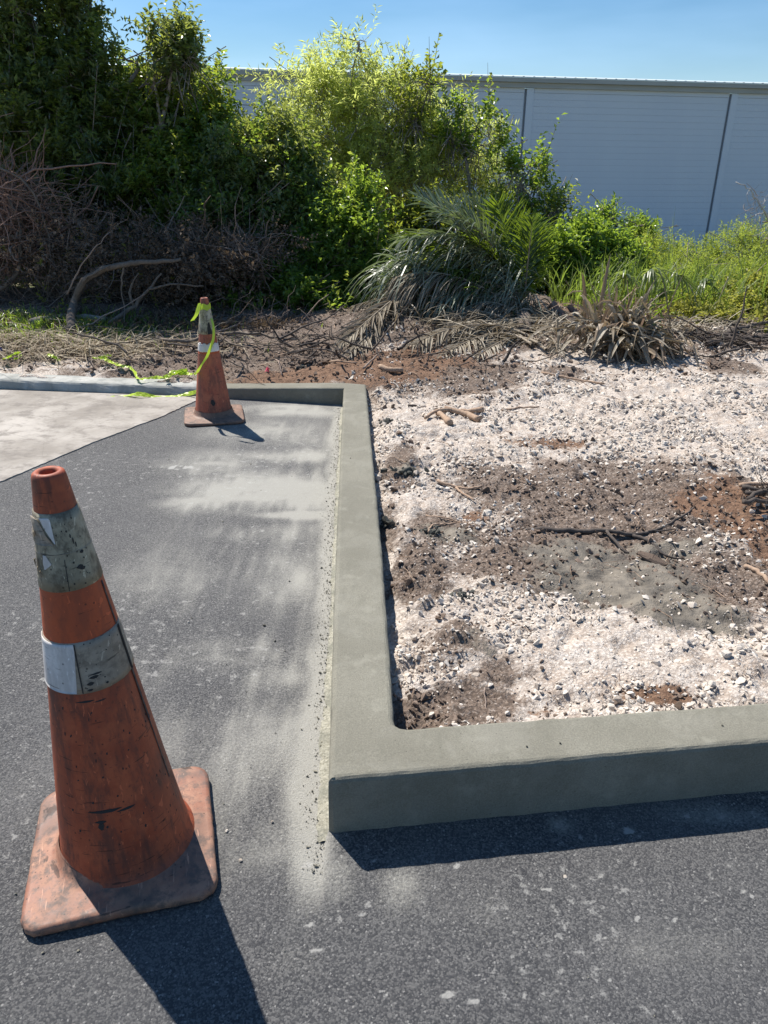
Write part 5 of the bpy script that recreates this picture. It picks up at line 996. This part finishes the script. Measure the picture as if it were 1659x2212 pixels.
ground_stick('long fine twig lying level on the soil beside the long kerb', [(920, 1108), (960, 1118), (1000, 1125), (1040, 1129)], .0035, .002, CUTWOOD, None, 9, .006)
ground_stick('thin twig in the brown corner of the gravel', [(1047, 1490), (1050, 1520), (1060, 1535)], .0022, .001, TWIG, None, 10, .006)
ground_stick('thin twig on the pale gravel below the mud', [(1080, 1342), (1110, 1352), (1150, 1368)], .002, .0012, CUTWOOD, None, 11, .006)
ground_stick('dry pointed root fragment lying on the reddish soil near the right edge', [(1610, 1220), (1635, 1232), (1665, 1258)], .010, .007, CUTWOOD, None, 12, .01)
rt = thing('root_bundle', 'tangle of dark roots and branches on the reddish soil at the right edge', 'roots', tuple(onsoil(1640, 1085)))
bb = np.array(rt.location)
for k, pts in enumerate([[(1595, 1063), (1640, 1060), (1700, 1058)], [(1600, 1070), (1650, 1078), (1710, 1075)], [(1605, 1085), (1650, 1085), (1720, 1070)], [(1612, 1100), (1640, 1090), (1700, 1085)], [(1600, 1110), (1650, 1108), (1720, 1112)]]):
    v, f = tube1([onsoil(a, b_, .022 + .01 * k) for a, b_ in pts], .011, .007, 8, .004, 60 + k); link('root', mesh_np('root', v - bb, f, BLACKWOOD if k else CUTWOOD, True), rt)
v, f = sticks(80, [(bb + np.array([.08, 0, .03]), (.12, .08, .03), 1)], .14, .0018, 83, flat=.3); o = link('rootlets', mesh_np('rootlets', v - bb, f, BLACKWOOD, True), rt); o['kind'] = 'stuff'
for k, (a, lab) in enumerate([([(595, 765), (602, 775), (608, 795)], 'pale crooked stick upright in the brown soil right of the far cone'), ([(785, 800), (800, 785), (820, 762)], 'thin pale stick poking out of the brown soil before the palm'), ([(700, 775), (730, 785), (770, 790)], 'dark stick lying in the mulch beyond the kerb corner'),
                              ([(820, 795), (845, 800), (870, 800)], 'short thick brown chunk of wood in the mulch by the gravel'), ([(590, 760), (660, 752), (730, 742)], 'long thin stick lying on the mulch right of the far cone')]):
    ground_stick(lab, a, .008 if k != 3 else .02, .005 if k != 3 else .016, TWIG if k in (0, 1) else CUTWOOD, None, 90 + k, .02)
# twig litter over soil
x, y = sample_soil(1500, -6, 5, 1.5, 8.0, 85, .8); g = np.random.default_rng(86); zz = zones(x, y); kp = g.random(len(x)) < np.clip(.15 + zz[:, 0] + zz[:, 2], 0, 1); x, y = x[kp], y[kp]
P0 = np.stack([x, y, soil_h(x, y) + .006], -1); a = g.uniform(0, 6.28, len(x)); l = g.lognormal(math.log(.06), .5, len(x)) * (1 + .2 * (y - 2).clip(0, 4)); d = np.stack([np.cos(a), np.sin(a), g.normal(0, .12, len(x))], -1)
P1 = P0 + d * (l * .5)[:, None] + g.normal(0, .006, P0.shape); P2 = P0 + d * l[:, None] + g.normal(0, .01, P0.shape); P1[:, 2] = np.maximum(P1[:, 2], soil_h(P1[:, 0], P1[:, 1]) + .003); P2[:, 2] = np.maximum(P2[:, 2], soil_h(P2[:, 0], P2[:, 1]) + .003)
v, f = tubes(np.stack([P0, P1, P2], 1), np.broadcast_to((.0012 * (1 + .3 * (y - 2).clip(0, 5)))[:, None], (len(x), 3)) * np.array([1, .9, .5]), 4)
stuff('twig_litter', mesh_np('twig_litter', v, f, CUTWOOD, True), 'small broken twigs and root fibres littering the soil', 'twigs')

# ------------------------------------------------------------------ palms
def frond_mesh(p0, p1, p2, n_pair, Lmax, width, mats, droop=.35, seed=1, lift=.35, stalk=.012, start=.15, side_ang=55, roll=0.0, ragged=.15):
    """rachis = quadratic curve; leaflets are folded tapering strips"""
    g = np.random.default_rng(seed); p0, p1, p2 = map(lambda q: np.asarray(q, float), (p0, p1, p2)); t = np.linspace(start, .99, n_pair); t = np.repeat(t, 2) + g.normal(0, .004, n_pair * 2); t = t.clip(0, 1); sg = np.tile([1, -1], n_pair)
    B = (p0[None] * ((1 - t) ** 2)[:, None] + 2 * p1[None] * (t * (1 - t))[:, None] + p2[None] * (t * t)[:, None]); T = nrm(2 * (1 - t)[:, None] * (p1 - p0)[None] + 2 * t[:, None] * (p2 - p1)[None])
    up = np.array([0, 0, 1.0]); S = nrm(np.cross(T, up[None]) + 1e-4); U = nrm(np.cross(S, T)); cr_, sr_ = math.cos(roll), math.sin(roll); S, U = S * cr_ + U * sr_, U * cr_ - S * sr_
    prof = np.sin(np.pi * (0.12 + .82 * (t - start) / (1 - start))) ** .7; ln = Lmax * prof * g.uniform(1 - ragged, 1 + ragged, len(t)); sa = rad(side_ang) * (1 - .45 * t) + g.normal(0, .12, len(t))
    d = nrm(T * np.cos(sa)[:, None] + S * (sg * np.sin(sa))[:, None] + U * (lift + g.normal(0, .13, len(t)))[:, None]); K = 5; s = np.linspace(0, 1, K)
    C_ = B[:, None] + d[:, None] * (ln[:, None] * s[None])[..., None]; C_[..., 2] -= (droop * g.uniform(.4, 1.5, len(t)))[:, None] * ln[:, None] * s[None] ** 2.2
    W_ = nrm(np.cross(d, U) + g.normal(0, .15, d.shape)); w = width * np.array([.5, 1, .9, .55, .03])[None] * g.uniform(.8, 1.2, (len(t), 1))
    mid = C_ - U[:, None] * w[..., None] * .35
    V = np.stack([C_ - W_[:, None] * w[..., None] * .5, mid, C_ + W_[:, None] * w[..., None] * .5], 2).reshape(-1, 3); i = np.arange(len(t))[:, None, None] * K * 3; k = np.arange(K - 1)[None, :, None] * 3; j = np.arange(2)[None, None]
    F_ = np.stack([i + k + j, i + k + j + 1, i + k + 3 + j + 1, i + k + 3 + j], -1).reshape(-1, 4)
    tt = np.linspace(0, 1, 12)[:, None]; R_ = p0 * (1 - tt) ** 2 + 2 * p1 * tt * (1 - tt) + p2 * tt * tt; rv, rf_ = tubes(R_[None], (stalk * np.linspace(1, .18, 12))[None], 6)
    return (V, F_), (rv, rf_)
def add_frond(parent, p0, p1, p2, mat, smat, label=None, **k):
    (v, f), (rv, rf_) = frond_mesh(p0, p1, p2, mats=None, **k); base = np.array(parent.location); o = link('frond', mesh_np('frond', v - base, f, mat), parent); r = link('stalk', mesh_np('stalk', rv - base, rf_, smat, True), o)
    if label: o['label'] = label
    return o
YP = 7.9; pb = at(1128, 735, YP + .1); palm = thing('palm', 'wild date palm clump with green and silvery fronds over a skirt of dead brown leaves', 'palm', tuple(pb))
PS = MT('palm_stalk').set(col=(.30, .36, .06, 1), rough=.5).m; PSD = MT('dead_palm_stalk').set(col=(.26, .21, .15, 1), rough=.7).m
crown = at(1131, 663, YP)
FR = [ # (points), mat, stalk, kwargs
 ((crown, at(1095, 555, YP - .1), at(1010, 512, YP - .3)), P_GREEN, PS, dict(n_pair=54, Lmax=.42, width=0.0150, droop=.35, seed=1, lift=.1, stalk=.014)),
 ((crown, at(1105, 560, YP + .1), at(1075, 440, YP + .2)), P_GREEN, PS, dict(n_pair=51, Lmax=.40, width=0.0136, droop=.1, seed=2, lift=.25, side_ang=60, roll=1.0)),
 ((crown, at(1120, 580, YP + .2), at(1120, 470, YP + .5)), P_GREEN, PS, dict(n_pair=45, Lmax=.36, width=0.0122, droop=.15, seed=3, lift=.3, roll=.6)),
 ((crown, at(1060, 520, YP + .2), at(905, 425, YP + .1)), P_SILVER, PSD, dict(n_pair=50, Lmax=.46, width=0.0260, droop=.2, seed=4, lift=.3, roll=.5)),
 ((crown, at(1010, 540, YP), at(880, 500, YP - .3)), P_GREEN, PS, dict(n_pair=59, Lmax=.40, width=0.0150, droop=.6, seed=5, lift=0)),
 ((crown, at(1000, 590, YP - .2), at(860, 560, YP - .4)), P_SILVER, PSD, dict(n_pair=59, Lmax=.38, width=0.0150, droop=.7, seed=6, lift=0)),
 ((crown, at(1150, 590, YP), at(1165, 500, YP + .1)), P_GREEN, PS, dict(n_pair=45, Lmax=.34, width=0.0136, droop=.3, seed=7, lift=.2, roll=-.4)),
 ((crown, at(1030, 480, YP + .4), at(930, 450, YP + .5)), P_SILVER, PSD, dict(n_pair=54, Lmax=.34, width=0.0163, droop=.15, seed=8, lift=.5)),
 ((crown, at(1040, 560, YP - .3), at(960, 590, YP - .6)), P_GREEN, PS, dict(n_pair=54, Lmax=.40, width=0.0150, droop=.6, seed=9, lift=0)),
 ((at(1100, 690, YP), at(1000, 600, YP + .2), at(840, 590, YP + .1)), P_SILVER, PSD, dict(n_pair=54, Lmax=.34, width=0.0122, droop=.8, seed=10, lift=0)),
 ((crown, at(1080, 470, YP + .5), at(1010, 440, YP + .7)), P_SILVER, PSD, dict(n_pair=48, Lmax=.32, width=0.0150, droop=.1, seed=21, lift=.5)),
]
for P3, mt, sm, kw in FR: add_frond(palm, *P3, mt, sm, **kw)
for P3, mt, kw in [((crown, at(1020, 470, YP), at(870, 520, YP - .5)), P_SILVER, dict(n_pair=60, Lmax=.46, width=.020, droop=.55, seed=41, lift=.25)), ((crown, at(1060, 470, YP - .2), at(960, 465, YP - .5)), P_SILVER, dict(n_pair=56, Lmax=.44, width=.020, droop=.35, seed=42, lift=.4, roll=.3)), ((crown, at(980, 560, YP - .5), at(850, 620, YP - .9)), P_DEAD, dict(n_pair=60, Lmax=.46, width=.018, droop=.8, seed=43, lift=.1)), ((crown, at(1040, 600, YP - .6), at(930, 650, YP - 1.0)), P_SILVER, dict(n_pair=60, Lmax=.44, width=.018, droop=.7, seed=44, lift=.1)), ((crown, at(1140, 560, YP - .2), at(1150, 480, YP - .3)), P_GREEN, dict(n_pair=50, Lmax=.40, width=.016, droop=.3, seed=45, lift=.2, roll=-.2)), ((crown, at(1080, 620, YP - .7), at(1000, 690, YP - 1.1)), P_DEAD, dict(n_pair=60, Lmax=.42, width=.018, droop=.7, seed=46, lift=.1))]: add_frond(palm, *P3, mt, PSD, **kw)
DEADF = [((at(915, 600, 7.6), at(850, 640, 7.2), at(735, 745, 6.9)), dict(n_pair=62, Lmax=.40, width=0.0177, droop=.35, seed=11, lift=.05, side_ang=28)),
 ((at(930, 610, 7.7), at(840, 680, 7.2), at(755, 760, 6.95)), dict(n_pair=54, Lmax=.34, width=0.0150, droop=.5, seed=12, lift=0, side_ang=34)),
 ((at(940, 640, 7.7), at(860, 630, 7.4), at(765, 660, 7.1)), dict(n_pair=54, Lmax=.30, width=0.0109, droop=1.1, seed=13, lift=0)),
 ((at(1150, 720, 7.6), at(1040, 640, 7.5), at(905, 700, 7.3)), dict(n_pair=67, Lmax=.42, width=0.0136, droop=.9, seed=14, lift=0)),
 ((at(1160, 740, 7.5), at(1020, 690, 7.3), at(880, 715, 7.1)), dict(n_pair=67, Lmax=.36, width=0.0122, droop=.9, seed=15, lift=0)),
 ((at(1150, 700, 7.7), at(1060, 610, 7.7), at(940, 640, 7.6)), dict(n_pair=67, Lmax=.42, width=0.0122, droop=.9, seed=16, lift=0)),
 ((at(1140, 690, 7.5), at(1080, 660, 7.3), at(1000, 720, 7.1)), dict(n_pair=59, Lmax=.36, width=0.0122, droop=.8, seed=17, lift=0)),
 ((at(1160, 735, 7.4), at(1100, 700, 7.2), at(1020, 740, 7.0)), dict(n_pair=54, Lmax=.32, width=0.0122, droop=.7, seed=18, lift=0)),
 ((at(1080, 640, 7.8), at(960, 580, 7.8), at(850, 640, 7.6)), dict(n_pair=59, Lmax=.40, width=0.0122, droop=1., seed=19, lift=0)),
 ((at(1150, 745, 6.6), at(1080, 690, 6.5), at(960, 765, 6.3)), dict(n_pair=60, Lmax=.34, width=.014, droop=.8, seed=31, lift=.1)),
 ((at(1160, 735, 6.7), at(1040, 665, 6.6), at(890, 745, 6.4)), dict(n_pair=66, Lmax=.36, width=.014, droop=.9, seed=32, lift=.1)),
 ((at(1180, 755, 6.5), at(1120, 700, 6.4), at(1030, 770, 6.2)), dict(n_pair=56, Lmax=.30, width=.014, droop=.8, seed=33, lift=.1)),
 ((at(1140, 715, 6.8), at(1030, 640, 6.8), at(900, 690, 6.7)), dict(n_pair=66, Lmax=.38, width=.013, droop=1., seed=34, lift=0)),
 ((at(1130, 690, 6.9), at(1060, 620, 6.9), at(980, 680, 6.8)), dict(n_pair=60, Lmax=.40, width=.013, droop=1., seed=35, lift=0)),
 ((at(1150, 740, 6.6), at(1190, 700, 6.6), at(1205, 760, 6.4)), dict(n_pair=40, Lmax=.26, width=.014, droop=.8, seed=36, lift=.1)),
 ((at(1090, 650, 7.2), at(960, 560, 7.2), at(850, 600, 7.1)), dict(n_pair=60, Lmax=.36, width=.013, droop=1., seed=37, lift=0)),
 ((at(1120, 700, 7.6), at(1170, 690, 7.4), at(1200, 740, 7.2)), dict(n_pair=40, Lmax=.30, width=0.0122, droop=.8, seed=20, lift=0))]
for P3, kw in DEADF: add_frond(palm, *P3, P_DEAD, PSD, 'dead grey brown frond', **kw)
def hanging(lobes, n_, L, W, seed, bias, droop=1.0):
    g = np.random.default_rng(seed); P, _ = lobe_points(lobes, n_, seed, .6); K = 5; d = nrm(np.array(bias) + g.normal(0, .55, (n_, 3))); l = L * g.uniform(.5, 1.3, n_); t = np.linspace(0, 1, K)
    C_ = P[:, None] + d[:, None] * (l[:, None] * t[None])[..., None]; C_[..., 2] -= (droop * g.uniform(.4, 1.4, n_))[:, None] * l[:, None] * t[None] ** 2; C_[..., 2] = np.maximum(C_[..., 2], .13 + g.uniform(0, .05, (n_, 1)))
    S = nrm(np.cross(d, np.array([0, 0, 1.0])) + g.normal(0, .4, d.shape)); w = (W * g.uniform(.6, 1.3, n_))[:, None] * np.array([.6, 1, .9, .6, .05])[None]
    V = np.stack([C_ - S[:, None] * w[..., None] * .5, C_ + S[:, None] * w[..., None] * .5], 2).reshape(-1, 3); i = np.arange(n_)[:, None] * K * 2; k = np.arange(K - 1)[None] * 2
    return V, np.stack([i + k, i + k + 1, i + k + 3, i + k + 2], -1).reshape(-1, 4)
for sd_, lobes_, n_, bz, mt in ((901, [LB(1060, 655, 7.4, 110, 50, .25), LB(950, 675, 7.1, 100, 45, .25), LB(1140, 700, 7.0, 70, 45, .2), LB(1020, 725, 6.7, 130, 30, .15), LB(1175, 715, 6.8, 45, 40, .15), LB(1180, 680, 7.4, 50, 40, .2)], 3200, (-.8, -.3, .1), P_DEAD), (902, [LB(900, 590, 7.6, 90, 45, .25), LB(1000, 560, 7.8, 110, 50, .25), LB(1090, 610, 7.6, 70, 50, .2)], 1100, (-.7, -.1, .2), P_SILVER), (903, [LB(1060, 660, 7.5, 100, 60, .3), LB(970, 640, 7.5, 110, 60, .3)], 500, (-.5, -.2, .3), P_GREEN)):
    v, f = hanging(lobes_, n_, .34, .013, sd_, bz); o = link('hanging_leaflets', mesh_np('hanging_leaflets', v - pb, f, mt), palm); o['kind'] = 'stuff'
tv, tf = tube1([gnd(1130, 7.9) - np.array([0, 0, .1]), at(1132, 720, 8.05), crown], .10, .05, 10, .01, 9); link('trunk', mesh_np('trunk', tv - pb, tf, BARKD, True), palm)
# cut palmetto clump
def straps(base, n_, L, W, seed, spread=1.0, lift=(.2, 1.2), droop=.7, az=(0, 2 * math.pi)):
    g = np.random.default_rng(seed); K = 6; a = g.uniform(az[0], az[1], n_); e = g.uniform(lift[0], lift[1], n_); d = np.stack([np.cos(a) * np.cos(e), np.sin(a) * np.cos(e) * .8, np.sin(e)], -1); l = L * g.uniform(.5, 1.2, n_); s = np.linspace(0, 1, K); P = base + g.normal(0, 1, (n_, 3)) * np.array([.10, .06, .03]) * spread
    C_ = P[:, None] + d[:, None] * (l[:, None] * s[None])[..., None]; C_[..., 2] -= (droop * g.uniform(.3, 1.5, n_))[:, None] * l[:, None] * s[None] ** 2; C_[..., 2] = np.maximum(C_[..., 2], .11 + g.uniform(0, .04, (n_, 1)))
    S = nrm(np.cross(d, np.array([0, 0, 1.0])) + g.normal(0, .35, d.shape)); w = (W * g.uniform(.5, 1.3, n_))[:, None] * np.array([.8, 1, 1, .8, .5, .05])[None]; U = nrm(np.cross(S, d))
    V = np.stack([C_ - S[:, None] * w[..., None] * .5, C_ - U[:, None] * w[..., None] * .25, C_ + S[:, None] * w[..., None] * .5], 2).reshape(-1, 3); i = np.arange(n_)[:, None, None] * K * 3; k = np.arange(K - 1)[None, :, None] * 3; j = np.arange(2)[None, None]
    return V, np.stack([i + k + j, i + k + j + 1, i + k + 3 + j + 1, i + k + 3 + j], -1).reshape(-1, 4)
pc = onsoil(1335, 762); pal = thing('palmetto', 'hacked palmetto clump with dry strap leaves at the edge of the gravel', 'palmetto', tuple(pc))
for k, (dx, dy, L, n_, lf, mt) in enumerate([(-.02, .1, .80, 26, (1.0, 1.5), P_STRAP), (-.16, 0, .62, 60, (.7, 1.5), P_DEAD), (.08, .05, .62, 60, (.8, 1.5), P_DEAD), (-.08, -.05, .62, 60, (.9, 1.4), P_STRAP), (.12, -.12, .50, 60, (-.1, .8), P_DEAD), (.25, -.1, .55, 50, (-.2, .4), P_STRAP), (-.3, 0, .4, 50, (0, .8), P_DEAD), (.10, .15, .8, 30, (.8, 1.4), P_GREEN), (-.05, -.15, .5, 60, (-.1, .6), P_DEAD), (.25, -.1, .45, 50, (-.1, .5), P_DEAD)]):
    L *= .95 if k < 4 else .62
    v, f = straps(pc + np.array([dx * .8, dy, .08 if k < 6 else .12]), n_, L, .032, 500 + k, 1.2, lf, (.8, 1.0, .7, 1.1)[k % 4]); link('leaf_tuft', mesh_np('leaf_tuft', v - pc, f, mt), pal)
for k, (pts, r) in enumerate([([at(1190, 655, 7.3), at(1215, 680, 7.2), at(1235, 700, 7.1), at(1262, 722, 7.0)], .035), ([at(1230, 660, 7.3), at(1250, 685, 7.2), at(1275, 715, 7.1)], .028)]):
    v, f = tube1(pts, r, r * .9, 10, .006, 520 + k); link('root_stump', mesh_np('root_stump', v - pc, f, bark_mat('red_root_bark', (.10, .06, .05), (.22, .14, .11), 60), True), pal)
def fan(label, c, L, seed, mat, az0, az1, n_=26, group='fan palm leaves on the bank', tilt=.4, Lw=.028):
    t = thing('fan_leaf', label, 'palm leaf', tuple(c)); g = np.random.default_rng(seed); K = 6; a = np.linspace(az0, az1, n_); s = np.linspace(0, 1, K)
    d = nrm(np.stack([np.cos(a), np.full(n_, -.35) + .5 * np.cos(a * 1.7 + seed), np.sin(a) + g.normal(0, .1, n_)], -1)); l = L * g.uniform(.65, 1.25, n_); C_ = d[:, None] * (l[:, None] * s[None])[..., None]; C_[..., 2] -= (1.15 * g.uniform(.6, 1.3, n_))[:, None] * l[:, None] * s[None] ** 2.0; C_[..., 1] -= .25 * l[:, None] * s[None] ** 2
    S = nrm(np.cross(d, np.array([0, 1.0, 0]))); w = Lw * np.array([.3, .7, 1, .9, .5, .05])[None]; V = np.stack([C_ - S[:, None] * w[..., None] * .5, C_ + np.array([0, .006, 0]), C_ + S[:, None] * w[..., None] * .5], 2).reshape(-1, 3)
    i = np.arange(n_)[:, None, None] * K * 3; k = np.arange(K - 1)[None, :, None] * 3; j = np.arange(2)[None, None]; f = np.stack([i + k + j, i + k + j + 1, i + k + 3 + j + 1, i + k + 3 + j], -1).reshape(-1, 4); link('blade', mesh_np('blade', V, f, mat), t)
    v, f = tube1([np.array([0, 0, 0.0]), np.array([.02, .1, -.15]), np.array([.05, .25, -.4])], .008, .01, 6, .003, seed); link('stalk', mesh_np('stalk', v, f, PS, True), t)
fan('pale folded fan palm leaf hanging right of the cut palmetto', at(1432, 642, 7.4), .24, 601, P_FAN, rad(50), rad(175), 13)
fan('drooping dark fan palm leaf among the weeds above the log pile', at(1520, 612, 8.0), .30, 602, P_FAN, rad(5), rad(150), 14)
fan('green fan palm leaf spreading above the cut palmetto', at(1405, 590, 7.6), .36, 603, P_FAN, rad(20), rad(150), 15)
fan('large shiny fan palm leaf leaning left above the cut palmetto', at(1350, 600, 7.6), .30, 604, P_FAN, rad(60), rad(170), 14)
fan('green fan leaf standing in the weeds right of the cut palmetto', at(1460, 600, 7.9), .26, 605, P_FAN, rad(10), rad(110), 12)
# dead strap litter along the foot of the palms
g = np.random.default_rng(88); n_ = 520; x = np.concatenate([g.normal(.95, .5, n_ // 2), g.normal(2.2, .45, n_ // 2)]); y = np.concatenate([g.normal(6.35, .16, n_ // 2), g.normal(6.4, .16, n_ // 2)]); dr = nrm(np.stack([g.normal(0, 1, n_), g.normal(0, .6, n_), np.zeros(n_)], -1))
v, f = blades(np.stack([x, y, soil_h(x, y) + .01], -1), .22, .012, 89, 2.0, dirs=dr); v[:, 2] = np.minimum(v[:, 2], .36); stuff('palm_litter', mesh_np('palm_litter', v, f, P_DEAD), 'dry fallen palm leaflets strewn along the edge of the gravel', 'palm litter')
v, f = sticks(170, [LB(640, 745, 7.2, 330, 22), LB(1000, 760, 6.7, 150, 14), LB(300, 740, 7.4, 300, 14)], .3, .0035, 95, flat=.2); v[:, 2] = np.maximum(v[:, 2], .08); stuff('ground_sticks', mesh_np('ground_sticks', v, f, BLACKWOOD, True), 'broken branches lying flat on the soil between kerb and brush', 'sticks')
print('tris approx', sum(len(o.data.polygons) for o in scene.objects if o.type == 'MESH'))
